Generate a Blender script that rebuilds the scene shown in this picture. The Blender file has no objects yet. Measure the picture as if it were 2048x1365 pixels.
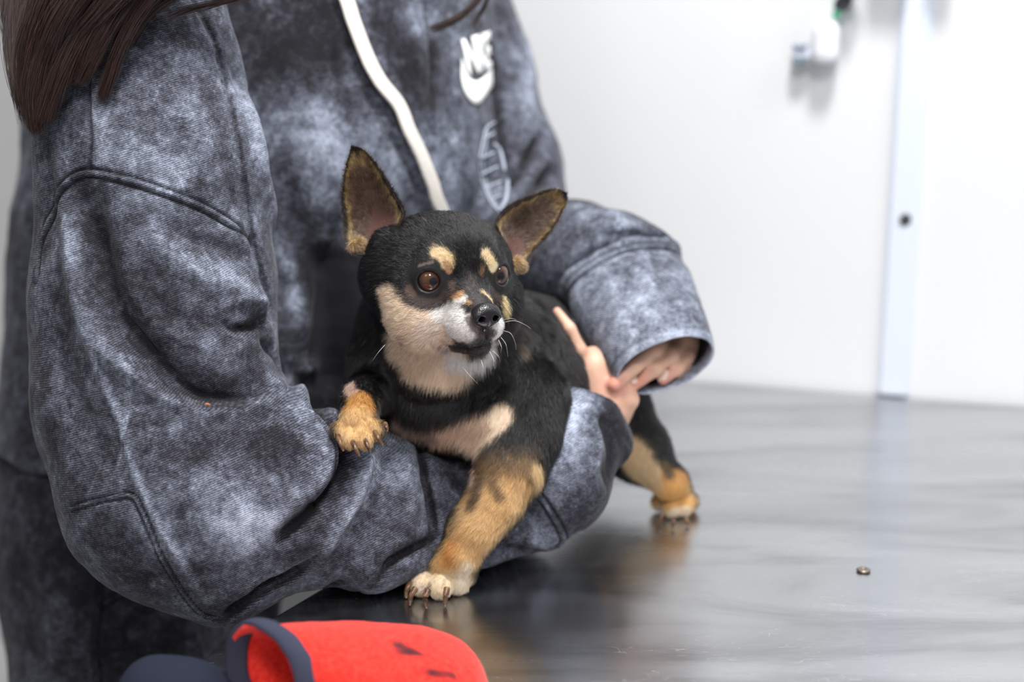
import bpy, math, random
import numpy as np
from mathutils import Vector, Matrix
from mathutils.bvhtree import BVHTree

rng = np.random.default_rng(7)
random.seed(7)
COL = bpy.context.scene.collection

# ------------------------------------------------------------------ camera geometry
F_PX = 2048 * 50 / 36.0
PITCH = math.radians(13.2)
TABLE_Z = 0.90
CAM = np.array([0.0, 0.0, TABLE_Z + 0.39])
SP, CP = math.sin(PITCH), math.cos(PITCH)

def P(px, py, d):
    """point seen at (px, py) at depth d along the viewing axis, in world metres"""
    u = (px - 1024.0) / F_PX
    v = -(py - 682.5) / F_PX
    return CAM + d * np.array([u, CP + SP * v, -SP + CP * v])

def T(px, py, z=TABLE_Z):
    """point of the horizontal plane z seen at (px, py)"""
    u = (px - 1024.0) / F_PX
    v = -(py - 682.5) / F_PX
    r = np.array([u, CP + SP * v, -SP + CP * v])
    return CAM + r * ((z - CAM[2]) / r[2])

def depth_of(p):
    q = np.asarray(p) - CAM
    return q[..., 1] * CP - q[..., 2] * SP

# ------------------------------------------------------------------ scene helpers
def empty(name, loc=(0, 0, 0)):
    o = bpy.data.objects.new(name, None)
    COL.objects.link(o)
    o.location = loc
    return o

def tag(o, label=None, cat=None, group=None, kind=None):
    if label: o['label'] = label
    if cat: o['category'] = cat
    if group: o['group'] = group
    if kind: o['kind'] = kind
    return o

def link(name, me, mats=None, parent=None, smooth=True):
    o = bpy.data.objects.new(name, me)
    COL.objects.link(o)
    if mats is not None:
        for m in (mats if isinstance(mats, (list, tuple)) else [mats]):
            me.materials.append(m)
    if smooth and hasattr(me, 'polygons') and len(me.polygons):
        me.polygons.foreach_set('use_smooth', np.ones(len(me.polygons), bool))
    if parent is not None:
        o.parent = parent
        if parent.parent is None:
            o.matrix_parent_inverse = Matrix.Translation(-parent.location)
    return o

def mesh_from(V, Fc, name='m'):
    me = bpy.data.meshes.new(name)
    V = np.asarray(V, np.float32)
    if isinstance(Fc, np.ndarray) and Fc.ndim == 2:
        n, k = Fc.shape
        me.vertices.add(len(V)); me.vertices.foreach_set('co', V.ravel())
        me.loops.add(n * k); me.loops.foreach_set('vertex_index', Fc.astype(np.int32).ravel())
        me.polygons.add(n)
        me.polygons.foreach_set('loop_start', np.arange(0, n * k, k, dtype=np.int32))
        me.update(calc_edges=True)
        me.validate()
    else:
        me.from_pydata([tuple(map(float, v)) for v in V], [], [tuple(map(int, f)) for f in Fc])
        me.update()
    return me

def box(name, lo, hi, mat, parent=None, bevel=0.0):
    x0, y0, z0 = lo; x1, y1, z1 = hi
    V = [(x0,y0,z0),(x1,y0,z0),(x1,y1,z0),(x0,y1,z0),(x0,y0,z1),(x1,y0,z1),(x1,y1,z1),(x0,y1,z1)]
    Fc = [(0,3,2,1),(4,5,6,7),(0,1,5,4),(1,2,6,5),(2,3,7,6),(3,0,4,7)]
    o = link(name, mesh_from(V, Fc), mat, parent, smooth=False)
    if bevel:
        b = o.modifiers.new('bevel', 'BEVEL'); b.width = bevel; b.segments = 3
    return o

def vattr(me, name, vals):
    vals = np.asarray(vals, np.float32)
    if vals.ndim == 1:
        a = me.attributes.new(name, 'FLOAT', 'POINT'); a.data.foreach_set('value', vals)
    else:
        if vals.shape[1] == 3:
            vals = np.concatenate([vals, np.ones((len(vals), 1), np.float32)], 1)
        a = me.attributes.new(name, 'FLOAT_COLOR', 'POINT'); a.data.foreach_set('color', vals.ravel())

# ------------------------------------------------------------------ numpy noise
_perm = np.random.default_rng(3).permutation(256).astype(np.int64)
_perm = np.concatenate([_perm, _perm, _perm])
def vnoise(p):
    """smooth value noise, about -1..1"""
    p = np.asarray(p, np.float64)
    i = np.floor(p).astype(np.int64); f = p - i
    f = f * f * (3 - 2 * f)
    i &= 255
    def h(dx, dy, dz):
        x = (i[..., 0] + dx) & 255; y = (i[..., 1] + dy) & 255; z = (i[..., 2] + dz) & 255
        return _perm[_perm[_perm[x] + y] + z] / 127.5 - 1.0
    r = 0
    for dx in (0, 1):
        wx = f[..., 0] if dx else 1 - f[..., 0]
        for dy in (0, 1):
            wy = f[..., 1] if dy else 1 - f[..., 1]
            for dz in (0, 1):
                wz = f[..., 2] if dz else 1 - f[..., 2]
                r = r + wx * wy * wz * h(dx, dy, dz)
    return r
def fbm(p, octs=3):
    s = 0; a = 1; t = 0
    for _ in range(octs):
        s = s + a * vnoise(p); t += a; a *= .5; p = p * 2.03 + 17.3
    return s / t

# ------------------------------------------------------------------ signed distance shapes
def RC(a, b, ra, rb):
    a = np.asarray(a, float); b = np.asarray(b, float)
    return ('rc', a, b, float(ra), float(rb), (a + b) / 2, np.linalg.norm(b - a) / 2 + max(ra, rb))
def EL(c, r, R=None):
    c = np.asarray(c, float); r = np.asarray(r, float)
    return ('el', c, r, np.eye(3) if R is None else np.asarray(R, float), None, c, float(r.max()))
def chain(pts):
    """pts: (centre, radius) -> round cones"""
    return [RC(pts[i][0], pts[i + 1][0], pts[i][1], pts[i + 1][1]) for i in range(len(pts) - 1)]
def CH(*pts):
    """pts: (px, py, depth, radius in pixels at that depth)"""
    return chain([(P(a, b, d), r * d / F_PX) for a, b, d, r in pts])

def prim(pr, p):
    if pr[0] == 'rc':
        _, a, b, ra, rb, _, _ = pr
        ab = b - a; L2 = max(ab @ ab, 1e-12)
        t = np.clip(((p - a) @ ab) / L2, 0, 1)
        q = p - a - t[:, None] * ab
        return np.sqrt((q * q).sum(1)) - (ra + (rb - ra) * t)
    _, c, r, R, _, _, _ = pr
    q = (p - c) @ R            # R columns = local axes
    k0 = np.sqrt(((q / r) ** 2).sum(1)); k1 = np.sqrt(((q / (r * r)) ** 2).sum(1))
    return np.where(k1 > 1e-9, k0 * (k0 - 1) / np.maximum(k1, 1e-9), -r.min())

def smin(a, b, k):
    if k <= 0: return np.minimum(a, b)
    h = np.maximum(k - np.abs(a - b), 0) / k
    return np.minimum(a, b) - h * h * h * k / 6.0
def smax(a, b, k): return -smin(-a, -b, k)

class Shape:
    """ops: ('u'|'s', [prims], k inside the group, K joining the group to what is there)"""
    def __init__(self): self.ops = []; self.extra = None
    def add(self, prims, k=.01, K=.01): self.ops.append(('u', prims, k, K)); return self
    def cut(self, prims, k=.002, K=.002): self.ops.append(('s', prims, k, K)); return self
    def ev(self, p, cc=None, cr=None):
        d = np.full(len(p), .5)
        for op, prims, k, K in self.ops:
            g = None
            for pr in prims:
                if cc is not None and np.linalg.norm(pr[5] - cc) > pr[6] + cr + k + K + .012: continue
                v = prim(pr, p)
                g = v if g is None else smin(g, v, k)
            if g is None: continue
            d = smin(d, g, K) if op == 'u' else smax(d, -g, K)
        if self.extra is not None: d = self.extra(p, d)
        return d
    def bounds(self, pad=.006):
        lo = np.full(3, 1e9); hi = -lo
        for op, prims, k, K in self.ops:
            if op == 's': continue
            for pr in prims:
                if pr[0] == 'rc':
                    for c, r in ((pr[1], pr[3]), (pr[2], pr[4])):
                        lo = np.minimum(lo, c - r); hi = np.maximum(hi, c + r)
                else:
                    lo = np.minimum(lo, pr[1] - pr[6]); hi = np.maximum(hi, pr[1] + pr[6])
        return lo - pad, hi + pad
    def mesh(self, h, B=16, lo=None, hi=None):
        l, u = self.bounds()
        if lo is not None: l = np.maximum(l, lo)
        if hi is not None: u = np.minimum(u, hi)
        nb = np.ceil((u - l) / h / B).astype(int); n = nb * B
        Fd = np.full(tuple(n), .5, np.float32)
        g = np.arange(B) * h
        loc = np.stack(np.meshgrid(g, g, g, indexing='ij'), -1).reshape(-1, 3)
        cr = B * h * .5 * math.sqrt(3)
        for ix in range(nb[0]):
            for iy in range(nb[1]):
                for iz in range(nb[2]):
                    o = l + np.array([ix, iy, iz]) * B * h
                    c = o + B * h / 2
                    dc = self.ev(c[None], c, cr)[0]
                    sl = (slice(ix*B, ix*B+B), slice(iy*B, iy*B+B), slice(iz*B, iz*B+B))
                    if abs(dc) > cr * 1.5 + .006:
                        Fd[sl] = dc
                    else:
                        Fd[sl] = self.ev(o + loc, c, cr).reshape(B, B, B)
        return surface_nets(Fd, l, h)

def surface_nets(Fd, o, h):
    ins = Fd < 0
    n = ins.shape
    s = np.zeros(tuple(k - 1 for k in n), np.int8)
    for dx in (0, 1):
        for dy in (0, 1):
            for dz in (0, 1):
                s += ins[dx:n[0]-1+dx, dy:n[1]-1+dy, dz:n[2]-1+dz]
    act = (s > 0) & (s < 8)
    idx = np.full(act.shape, -1, np.int32)
    ijk = np.argwhere(act)
    idx[act] = np.arange(len(ijk))
    cor = np.array([(a, b, c) for a in (0, 1) for b in (0, 1) for c in (0, 1)])
    val = np.stack([Fd[ijk[:, 0]+c[0], ijk[:, 1]+c[1], ijk[:, 2]+c[2]] for c in cor], 1).astype(float)
    acc = np.zeros((len(ijk), 3)); cnt = np.zeros(len(ijk))
    for i in range(8):
        for j in range(i + 1, 8):
            if np.abs(cor[i] - cor[j]).sum() != 1: continue
            a, b = val[:, i], val[:, j]
            m = (a < 0) != (b < 0)
            t = np.where(m, a / np.where(m, a - b, 1), 0)
            acc += np.where(m[:, None], cor[i] + t[:, None] * (cor[j] - cor[i]), 0); cnt += m
    V = (ijk + acc / cnt[:, None]) * h + o
    faces = []
    for ax in range(3):
        A = np.take(ins, range(0, n[ax]-1), ax); Bq = np.take(ins, range(1, n[ax]), ax)
        ch = np.argwhere(A != Bq)
        b, c = (ax + 1) % 3, (ax + 2) % 3
        ok = (ch[:, b] > 0) & (ch[:, c] > 0) & (ch[:, b] < n[b]-1) & (ch[:, c] < n[c]-1)
        ch = ch[ok]
        e = np.zeros(3, int); eb = e.copy(); eb[b] = 1; ec = e.copy(); ec[c] = 1
        q = [ch - eb - ec, ch - ec, ch, ch - eb]
        q = np.stack([idx[w[:, 0], w[:, 1], w[:, 2]] for w in q], 1)
        fl = A[ch[:, 0], ch[:, 1], ch[:, 2]]
        q[~fl] = q[~fl][:, ::-1]
        faces.append(q)
    Fc = np.concatenate(faces)
    Fc = Fc[(Fc >= 0).all(1)]
    return V, Fc

def vnormals(V, Fc):
    a = V[Fc[:, 2]] - V[Fc[:, 0]]; b = V[Fc[:, 3]] - V[Fc[:, 1]]
    fn = np.cross(a, b)
    N = np.zeros_like(V)
    for k in range(4):
        for c in range(3):
            N[:, c] += np.bincount(Fc[:, k], fn[:, c], len(V))
    return N / np.maximum(np.linalg.norm(N, axis=1, keepdims=True), 1e-12)

def relax(V, Fc, it=1, w=.5):
    for _ in range(it):
        S = np.zeros_like(V); C = np.zeros(len(V))
        for k in range(4):
            a = Fc[:, k]; b = Fc[:, (k + 1) % 4]
            C += np.bincount(a, minlength=len(V)) + np.bincount(b, minlength=len(V))
            for c in range(3):
                S[:, c] += np.bincount(a, V[b, c], len(V)) + np.bincount(b, V[a, c], len(V))
        V = V * (1 - w) + w * S / np.maximum(C, 1)[:, None]
    return V

def subdivide(V, Fc):
    n = len(V)
    E = np.concatenate([np.stack([Fc[:, k], Fc[:, (k+1) % 4]], 1) for k in range(4)])
    Es = np.sort(E, 1)
    key = Es[:, 0].astype(np.int64) * n + Es[:, 1]
    uk, inv = np.unique(key, return_inverse=True)
    ev = (V[uk // n] + V[uk % n]) / 2
    fv = V[Fc].mean(1)
    m = len(Fc); inv = inv.reshape(4, m)
    e = n + inv; f = n + len(uk) + np.arange(m)
    out = [np.stack([Fc[:, k], e[k], f, e[(k + 3) % 4]], 1) for k in range(4)]
    V2 = np.concatenate([V, ev, fv]); F2 = np.concatenate(out)
    return V2, F2

def bvh_of(V, Fc):
    return BVHTree.FromPolygons(V.tolist(), Fc.tolist())
def cast(bvh, px, py):
    d = P(px, py, 1.0) - CAM
    h = bvh.ray_cast(Vector(CAM), Vector(d).normalized())
    return None if h[0] is None else np.array(h[0])
def on_surf(bvh, pts, fallback=None):
    """pixels -> 3D points where the view meets the surface (misses use the nearest surface point)"""
    out = []; last = None
    for q in pts:
        px, py = q[0], q[1]
        h = cast(bvh, px, py)
        if h is None:
            d = depth_of(last) if last is not None else (fallback or 1.0)
            n = bvh.find_nearest(Vector(P(px, py, d)))
            h = np.array(n[0])
        out.append(h); last = h
    return np.array(out)

def smooth_line(pts, n=8):
    """Catmull-Rom through a polyline"""
    p = np.asarray(pts, float)
    if len(p) < 3: 
        t = np.linspace(0, 1, n + 1)[:, None]
        return p[0] * (1 - t) + p[-1] * t
    e = np.concatenate([[2 * p[0] - p[1]], p, [2 * p[-1] - p[-2]]])
    out = []
    for i in range(len(p) - 1):
        a, b, c, d = e[i:i + 4]
        for t in np.linspace(0, 1, n, endpoint=False):
            out.append(.5 * (2*b + (c-a)*t + (2*a-5*b+4*c-d)*t*t + (3*b-a-3*c+d)*t**3))
    out.append(p[-1])
    return np.array(out)

def line_dist(V, line):
    """distance of each vertex to a polyline, and the parameter along it (0..1)"""
    lo = line.min(0); hi = line.max(0)
    best = np.full(len(V), 1e9); par = np.zeros(len(V))
    L = np.concatenate([[0], np.cumsum(np.linalg.norm(np.diff(line, axis=0), axis=1))]); tot = max(L[-1], 1e-9)
    for i in range(len(line) - 1):
        a, b = line[i], line[i + 1]; ab = b - a
        t = np.clip(((V - a) @ ab) / max(ab @ ab, 1e-12), 0, 1)
        d = np.linalg.norm(V - a - t[:, None] * ab, axis=1)
        m = d < best
        best[m] = d[m]; par[m] = (L[i] + t[m] * (L[i+1] - L[i])) / tot
    return best, par

def near(V, line, r):
    lo = line.min(0) - r; hi = line.max(0) + r
    return np.where(((V >= lo) & (V <= hi)).all(1))[0]

# ------------------------------------------------------------------ materials
def mat(name):
    m = bpy.data.materials.new(name); m.use_nodes = True
    nt = m.node_tree; b = nt.nodes['Principled BSDF']
    return m, nt, b
def simple(name, col, rough=.5, metal=0, spec=.5):
    m, nt, b = mat(name)
    b.inputs['Base Color'].default_value = (*col, 1)
    b.inputs['Roughness'].default_value = rough
    b.inputs['Metallic'].default_value = metal
    b.inputs['Specular IOR Level'].default_value = spec
    return m
def ND(nt, typ, **kw):
    n = nt.nodes.new(typ)
    for k, v in kw.items():
        if k.startswith('i_'): n.inputs[k[2:]].default_value = v
        else: setattr(n, k, v)
    return n
def srgb(r, g, b):
    f = lambda c: (c/255/12.92) if c/255 <= .04045 else ((c/255+.055)/1.055)**2.4
    return (f(r), f(g), f(b))
def mixc(nt, fac, a, b, blend='MIX'):
    n = nt.nodes.new('ShaderNodeMix'); n.data_type = 'RGBA'; n.blend_type = blend
    for s, v in ((n.inputs[0], fac), (n.inputs[6], a), (n.inputs[7], b)):
        if hasattr(v, 'is_output'): nt.links.new(v, s)
        elif isinstance(v, (tuple, list)): s.default_value = (*v[:3], 1)
        else: s.default_value = v
    return n.outputs[2]
def mathn(nt, op, a, b=None, c=None, clamp=False):
    n = nt.nodes.new('ShaderNodeMath'); n.operation = op; n.use_clamp = clamp
    for s, v in zip(n.inputs, (a, b, c)):
        if v is None: continue
        if hasattr(v, 'is_output'): nt.links.new(v, s)
        else: s.default_value = v
    return n.outputs[0]
def ramp(nt, fac, stops):
    n = nt.nodes.new('ShaderNodeValToRGB')
    nt.links.new(fac, n.inputs[0])
    el = n.color_ramp.elements
    while len(el) < len(stops): el.new(.5)
    for e, (p, c) in zip(el, stops):
        e.position = p; e.color = (*c, 1) if len(c) == 3 else c
    return n.outputs[0]
# ------------------------------------------------------------------ camera, light, room
cam_data = bpy.data.cameras.new('camera')
cam = bpy.data.objects.new('camera', cam_data); COL.objects.link(cam)
cam.location = CAM; cam.rotation_euler = (math.pi/2 - PITCH, 0, 0)
cam_data.lens = 50; cam_data.sensor_width = 36; cam_data.clip_start = .05
cam_data.dof.use_dof = True; cam_data.dof.focus_distance = .915; cam_data.dof.aperture_fstop = 3.0
sc = bpy.context.scene
sc.camera = cam
sc.view_settings.view_transform = 'Standard'; sc.view_settings.look = 'None'
sc.view_settings.exposure = 0.0; sc.view_settings.gamma = 1
sc.cycles_curves.subdivisions = 2
sc.cycles.use_adaptive_sampling = True; sc.cycles.adaptive_threshold = .03; sc.cycles.adaptive_min_samples = 16
sc.cycles.max_bounces = 7; sc.cycles.diffuse_bounces = 3; sc.cycles.glossy_bounces = 3; sc.cycles.transmission_bounces = 4

def area(name, loc, target, size, power, col=(1, 1, 1), sizey=None):
    l = bpy.data.lights.new(name, 'AREA'); l.energy = power; l.size = size; l.color = col
    if sizey: l.shape = 'RECTANGLE'; l.size_y = sizey
    o = bpy.data.objects.new(name, l); COL.objects.link(o)
    o.location = loc
    o.rotation_euler = (Vector(target) - Vector(loc)).to_track_quat('-Z', 'Y').to_euler()
    return o
area('ceiling_panel_light', (.22, .58, 2.72), (.10, 1.0, .9), .30, 40, (1, .985, .965))
area('ceiling_panel_light', (1.5, .2, 2.72), (.2, 1.1, .9), .6, 13, (.86, .93, 1))
area('ceiling_panel_light', (-1.2, -.9, 2.72), (-.1, .9, 1.0), .6, 6, (1, .94, .90))
area('ceiling_panel_light', (.12, -.75, 2.70), (.0, .9, 1.1), .42, 26, (1, .98, .97))
w = bpy.data.worlds.new('room_air'); sc.world = w; w.use_nodes = True
w.node_tree.nodes['Background'].inputs[0].default_value = (.93, .96, 1, 1)
w.node_tree.nodes['Background'].inputs[1].default_value = .36

# wall finish: white paint with faint scuffs
def wall_mat(name, col, amt=.02):
    m, nt, b = mat(name)
    tc = ND(nt, 'ShaderNodeTexCoord'); n = ND(nt, 'ShaderNodeTexNoise', i_Scale=2.3)
    n.inputs['Detail'].default_value = 6
    nt.links.new(tc.outputs['Object'], n.inputs['Vector'])
    c = ramp(nt, n.outputs['Fac'], [(.3, tuple(v * (1 - amt * 2) for v in col)), (.7, col)])
    nt.links.new(c, b.inputs['Base Color'])
    b.inputs['Roughness'].default_value = .45; b.inputs['Specular IOR Level'].default_value = .3
    return m
M_wall = wall_mat('white_painted_wall', (.71, .72, .735))
M_wall2 = wall_mat('greyish_painted_wall', (.72, .71, .71))
M_floor = wall_mat('grey_vinyl_floor', (.42, .42, .41), .1)

W0 = np.array([.2017, 1.476]); WT = np.array([.954, -.2988]); WN = np.array([-.2988, -.954])  # along, toward the room
def wall_pt(a, z, off=0.0):
    q = W0 + WT * a + WN * off
    return np.array([q[0], q[1], z])
def slab(name, a0, a1, z0, z1, o0, o1, m, parent=None, bevel=0):
    """box in the wall's own directions"""
    V = []
    for z in (z0, z1):
        for a, o in ((a0, o0), (a1, o0), (a1, o1), (a0, o1)):
            V.append(wall_pt(a, z, o))
    Fc = [(0,3,2,1),(4,5,6,7),(0,1,5,4),(1,2,6,5),(2,3,7,6),(3,0,4,7)]
    Fc = [f[::-1] for f in Fc]
    ob = link(name, mesh_from(V, Fc), m, parent, smooth=False)
    if bevel:
        b = ob.modifiers.new('bevel', 'BEVEL'); b.width = bevel; b.segments = 3
    return ob
def wall_hit(px, py, off=0.0):
    """where the view meets the wall (or a plane off in front of it): distance along, height"""
    r = P(px, py, 1.0) - CAM
    o = CAM[:2] - (W0 + WN * off)
    t = -(o @ WN) / (r[:2] @ WN)
    q = CAM + r * t
    return (q[:2] - W0) @ WT, q[2], t
wb = slab('wall_back', -.42, 2.2, 0, 2.8, -.12, 0, M_wall); tag(wb, kind='structure')
wl = box('wall_left', (-3.2, 3.3, 0), (.6, 3.42, 2.8), M_wall2); tag(wl, kind='structure')
fl = box('floor', (-3.2, -2.2, -.05), (2.6, 3.4, 0), M_floor); tag(fl, kind='structure')

# ---- steel examination table
def steel():
    m, nt, b = mat('worn_brushed_steel')
    tc = ND(nt, 'ShaderNodeTexCoord')
    mp = ND(nt, 'ShaderNodeMapping'); mp.inputs['Rotation'].default_value = (0, 0, math.radians(-6)); mp.inputs['Scale'].default_value = (9, 900, 1)
    nt.links.new(tc.outputs['Object'], mp.inputs['Vector'])
    br = ND(nt, 'ShaderNodeTexNoise', i_Scale=1.0); br.inputs['Detail'].default_value = 3
    nt.links.new(mp.outputs[0], br.inputs['Vector'])
    # wipe smudges
    mp2 = ND(nt, 'ShaderNodeMapping'); mp2.inputs['Rotation'].default_value = (0, 0, math.radians(38)); mp2.inputs['Scale'].default_value = (2.5, 11, 1)
    nt.links.new(tc.outputs['Object'], mp2.inputs['Vector'])
    sm = ND(nt, 'ShaderNodeTexNoise', i_Scale=1.3); sm.inputs['Detail'].default_value = 5; sm.inputs['Roughness'].default_value = .62; sm.inputs['Distortion'].default_value = .8
    nt.links.new(mp2.outputs[0], sm.inputs['Vector'])
    n3 = ND(nt, 'ShaderNodeTexNoise', i_Scale=6); n3.inputs['Detail'].default_value = 4
    nt.links.new(tc.outputs['Object'], n3.inputs['Vector'])
    # fine curved scratches: narrow bands of distorted noise
    scr = None
    for k, (ang, sc_, seed) in enumerate(((20, 5, 0.), (75, 6, 3.), (-35, 7, 8.), (130, 9, 12.))):
        mpk = ND(nt, 'ShaderNodeMapping'); mpk.inputs['Rotation'].default_value = (0, 0, math.radians(ang)); mpk.inputs['Scale'].default_value = (sc_ * .9, sc_ * 4.5, 1); mpk.inputs['Location'].default_value = (seed, seed, 0)
        nt.links.new(tc.outputs['Object'], mpk.inputs['Vector'])
        nk = ND(nt, 'ShaderNodeTexNoise', i_Scale=1.6); nk.inputs['Detail'].default_value = 2; nk.inputs['Distortion'].default_value = .5
        nt.links.new(mpk.outputs[0], nk.inputs['Vector'])
        d = mathn(nt, 'ABSOLUTE', mathn(nt, 'SUBTRACT', nk.outputs['Fac'], .5))
        s = mathn(nt, 'LESS_THAN', d, .0011)
        scr = s if scr is None else mathn(nt, 'MAXIMUM', scr, s)
    # scratches only show in patches
    pm = mathn(nt, 'GREATER_THAN', n3.outputs['Fac'], .5)
    scr = mathn(nt, 'MULTIPLY', scr, pm)
    col = ramp(nt, sm.outputs['Fac'], [(.36, (.39, .39, .40)), (.50, (.52, .525, .535)), (.62, (.57, .575, .585))])
    col = mixc(nt, mathn(nt, 'MULTIPLY', br.outputs['Fac'], .28), col, (.48, .49, .50))
    col = mixc(nt, mathn(nt, 'MULTIPLY', scr, .18), col, (.80, .82, .84))
    nt.links.new(col, b.inputs['Base Color'])
    b.inputs['Metallic'].default_value = 1
    r = mathn(nt, 'MULTIPLY_ADD', sm.outputs['Fac'], .14, .17)
    r = mathn(nt, 'MULTIPLY_ADD', n3.outputs['Fac'], .05, r)
    r = mathn(nt, 'MULTIPLY_ADD', scr, .12, r)
    nt.links.new(r, b.inputs['Roughness'])
    bp = ND(nt, 'ShaderNodeBump'); bp.inputs['Strength'].default_value = .10; bp.inputs['Distance'].default_value = .0004
    h = mathn(nt, 'MULTIPLY_ADD', scr, -.25, br.outputs['Fac'])
    nt.links.new(h, bp.inputs['Height']); nt.links.new(bp.outputs[0], b.inputs['Normal'])
    return m
M_steel = steel()
E0 = T(411, 1315)[:2]; E1 = T(530, 1244)[:2]
ED = (E1 - E0) / np.linalg.norm(E1 - E0)            # direction of the table's left edge
def edge_side(p):
    """>0 on the table's side of its left edge (metres)"""
    return (p[:, 0] - E0[0]) * ED[1] - (p[:, 1] - E0[1]) * ED[0]
# corners: where the left edge meets the wall, along the wall, and back to the camera side
A = np.array([[ED[0], -WT[0]], [ED[1], -WT[1]]]); s_ = np.linalg.solve(A, W0 + WN * .004 - E0)
C1 = E0 + ED * s_[0]; C0 = E0 - ED * .42
C2 = C1 + WT * 1.35; C3 = C0 + WT * 1.45
table = empty('examination_table', ((C0[0] + C2[0]) / 2, (C0[1] + C2[1]) / 2, 0))
tag(table, 'worn stainless steel examination table the dog stands on', 'table')
def prism(name, poly, z0, z1, m, parent, bevel=0):
    n = len(poly)
    V = [(*q, z0) for q in poly] + [(*q, z1) for q in poly]
    Fc = [tuple(range(n))[::-1], tuple(range(n, 2*n))] + [(i, (i+1) % n, n + (i+1) % n, n + i) for i in range(n)]
    ob = link(name, mesh_from(V, Fc), m, parent, smooth=False)
    if bevel:
        bb = ob.modifiers.new('bevel', 'BEVEL'); bb.width = bevel; bb.segments = 3
    return ob
poly = [C0, C3, C2, C1]
prism('table_top', poly, TABLE_Z - .028, TABLE_Z, M_steel, table, .0025)
cen = sum(poly) / 4
for q in poly:
    f = cen + (q - cen) * .86
    box('leg', (f[0] - .02, f[1] - .02, 0), (f[0] + .02, f[1] + .02, TABLE_Z - .028), M_steel, table, .003)
# ------------------------------------------------------------------ washed fleece material
def fleece(name, seed=0.0, dark=0.0):
    m, nt, b = mat(name)
    tc = ND(nt, 'ShaderNodeTexCoord'); O = tc.outputs['Object']
    at = ND(nt, 'ShaderNodeAttribute', attribute_name='wash')
    at2 = ND(nt, 'ShaderNodeAttribute', attribute_name='seamline')
    def noise(scale, det=4, rough=.55, dist=0, vec=O, w=None):
        n = ND(nt, 'ShaderNodeTexNoise'); n.inputs['Scale'].default_value = scale
        n.inputs['Detail'].default_value = det; n.inputs['Roughness'].default_value = rough; n.inputs['Distortion'].default_value = dist
        nt.links.new(vec, n.inputs['Vector']); return n.outputs['Fac']
    big = noise(9, 5, .6, .6); mid = noise(38, 6, .68, .4); fine = noise(240, 4, .7)
    # cloudy acid wash; the 'wash' attribute also carries painted fold shading
    v = mathn(nt, 'MULTIPLY_ADD', big, .8, -.40)
    v = mathn(nt, 'MULTIPLY_ADD', mathn(nt, 'SUBTRACT', mid, .5), .80, v)
    v = mathn(nt, 'MULTIPLY_ADD', mathn(nt, 'SUBTRACT', noise(110, 4, .7, .3), .5), .75, v)
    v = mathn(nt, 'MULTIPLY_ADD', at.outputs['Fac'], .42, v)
    v = mathn(nt, 'ADD', v, .34 - dark)
    # scuff streaks
    mp = ND(nt, 'ShaderNodeMapping'); mp.inputs['Rotation'].default_value = (.3, .5, .4); mp.inputs['Scale'].default_value = (38, 38, 9)
    nt.links.new(O, mp.inputs['Vector'])
    st = noise(1.0, 5, .7, 1.2, mp.outputs[0])
    st = mathn(nt, 'MULTIPLY', mathn(nt, 'SUBTRACT', st, .60, clamp=True), 3.0)
    v = mathn(nt, 'ADD', v, mathn(nt, 'MULTIPLY', st, fine))
    # twill weave: short diagonal dashes about a millimetre apart
    mpw = ND(nt, 'ShaderNodeMapping'); mpw.inputs['Rotation'].default_value = (0, math.radians(18), 0)
    nt.links.new(O, mpw.inputs['Vector'])
    wv = ND(nt, 'ShaderNodeTexWave', wave_type='BANDS', bands_direction='Z', wave_profile='SIN')
    wv.inputs['Scale'].default_value = 235; wv.inputs['Distortion'].default_value = 2.2; wv.inputs['Detail'].default_value = 2; wv.inputs['Detail Scale'].default_value = 1.2
    nt.links.new(mpw.outputs[0], wv.inputs['Vector'])
    mpn = ND(nt, 'ShaderNodeMapping'); mpn.inputs['Scale'].default_value = (520, 520, 1100); mpn.inputs['Rotation'].default_value = (0, math.radians(-30), 0)
    nt.links.new(O, mpn.inputs['Vector'])
    tn = noise(1.0, 2, .6, 0, mpn.outputs[0])
    weave = mathn(nt, 'MULTIPLY_ADD', mathn(nt, 'SUBTRACT', tn, .5), 1.7, mathn(nt, 'MULTIPLY_ADD', wv.outputs['Fac'], .6, -.3))
    v = mathn(nt, 'MULTIPLY_ADD', weave, .34, v)
    v = mathn(nt, 'MULTIPLY_ADD', mathn(nt, 'SUBTRACT', fine, .5), .55, v)
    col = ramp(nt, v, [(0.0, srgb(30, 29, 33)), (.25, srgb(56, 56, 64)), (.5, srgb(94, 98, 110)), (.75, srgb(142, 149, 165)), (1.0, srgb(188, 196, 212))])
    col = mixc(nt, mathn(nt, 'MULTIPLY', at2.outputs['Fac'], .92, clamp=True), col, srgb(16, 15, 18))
    nt.links.new(col, b.inputs['Base Color'])
    b.inputs['Roughness'].default_value = .92; b.inputs['Specular IOR Level'].default_value = .12
    b.inputs['Sheen Weight'].default_value = .12; b.inputs['Sheen Roughness'].default_value = .4
    bp = ND(nt, 'ShaderNodeBump'); bp.inputs['Strength'].default_value = .5; bp.inputs['Distance'].default_value = .0005
    nt.links.new(mathn(nt, 'MULTIPLY_ADD', fine, .5, weave), bp.inputs['Height']); nt.links.new(bp.outputs[0], b.inputs['Normal'])
    return m
M_den = fleece('washed_black_fleece')
M_pants = fleece('washed_black_jersey', dark=.20)

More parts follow.
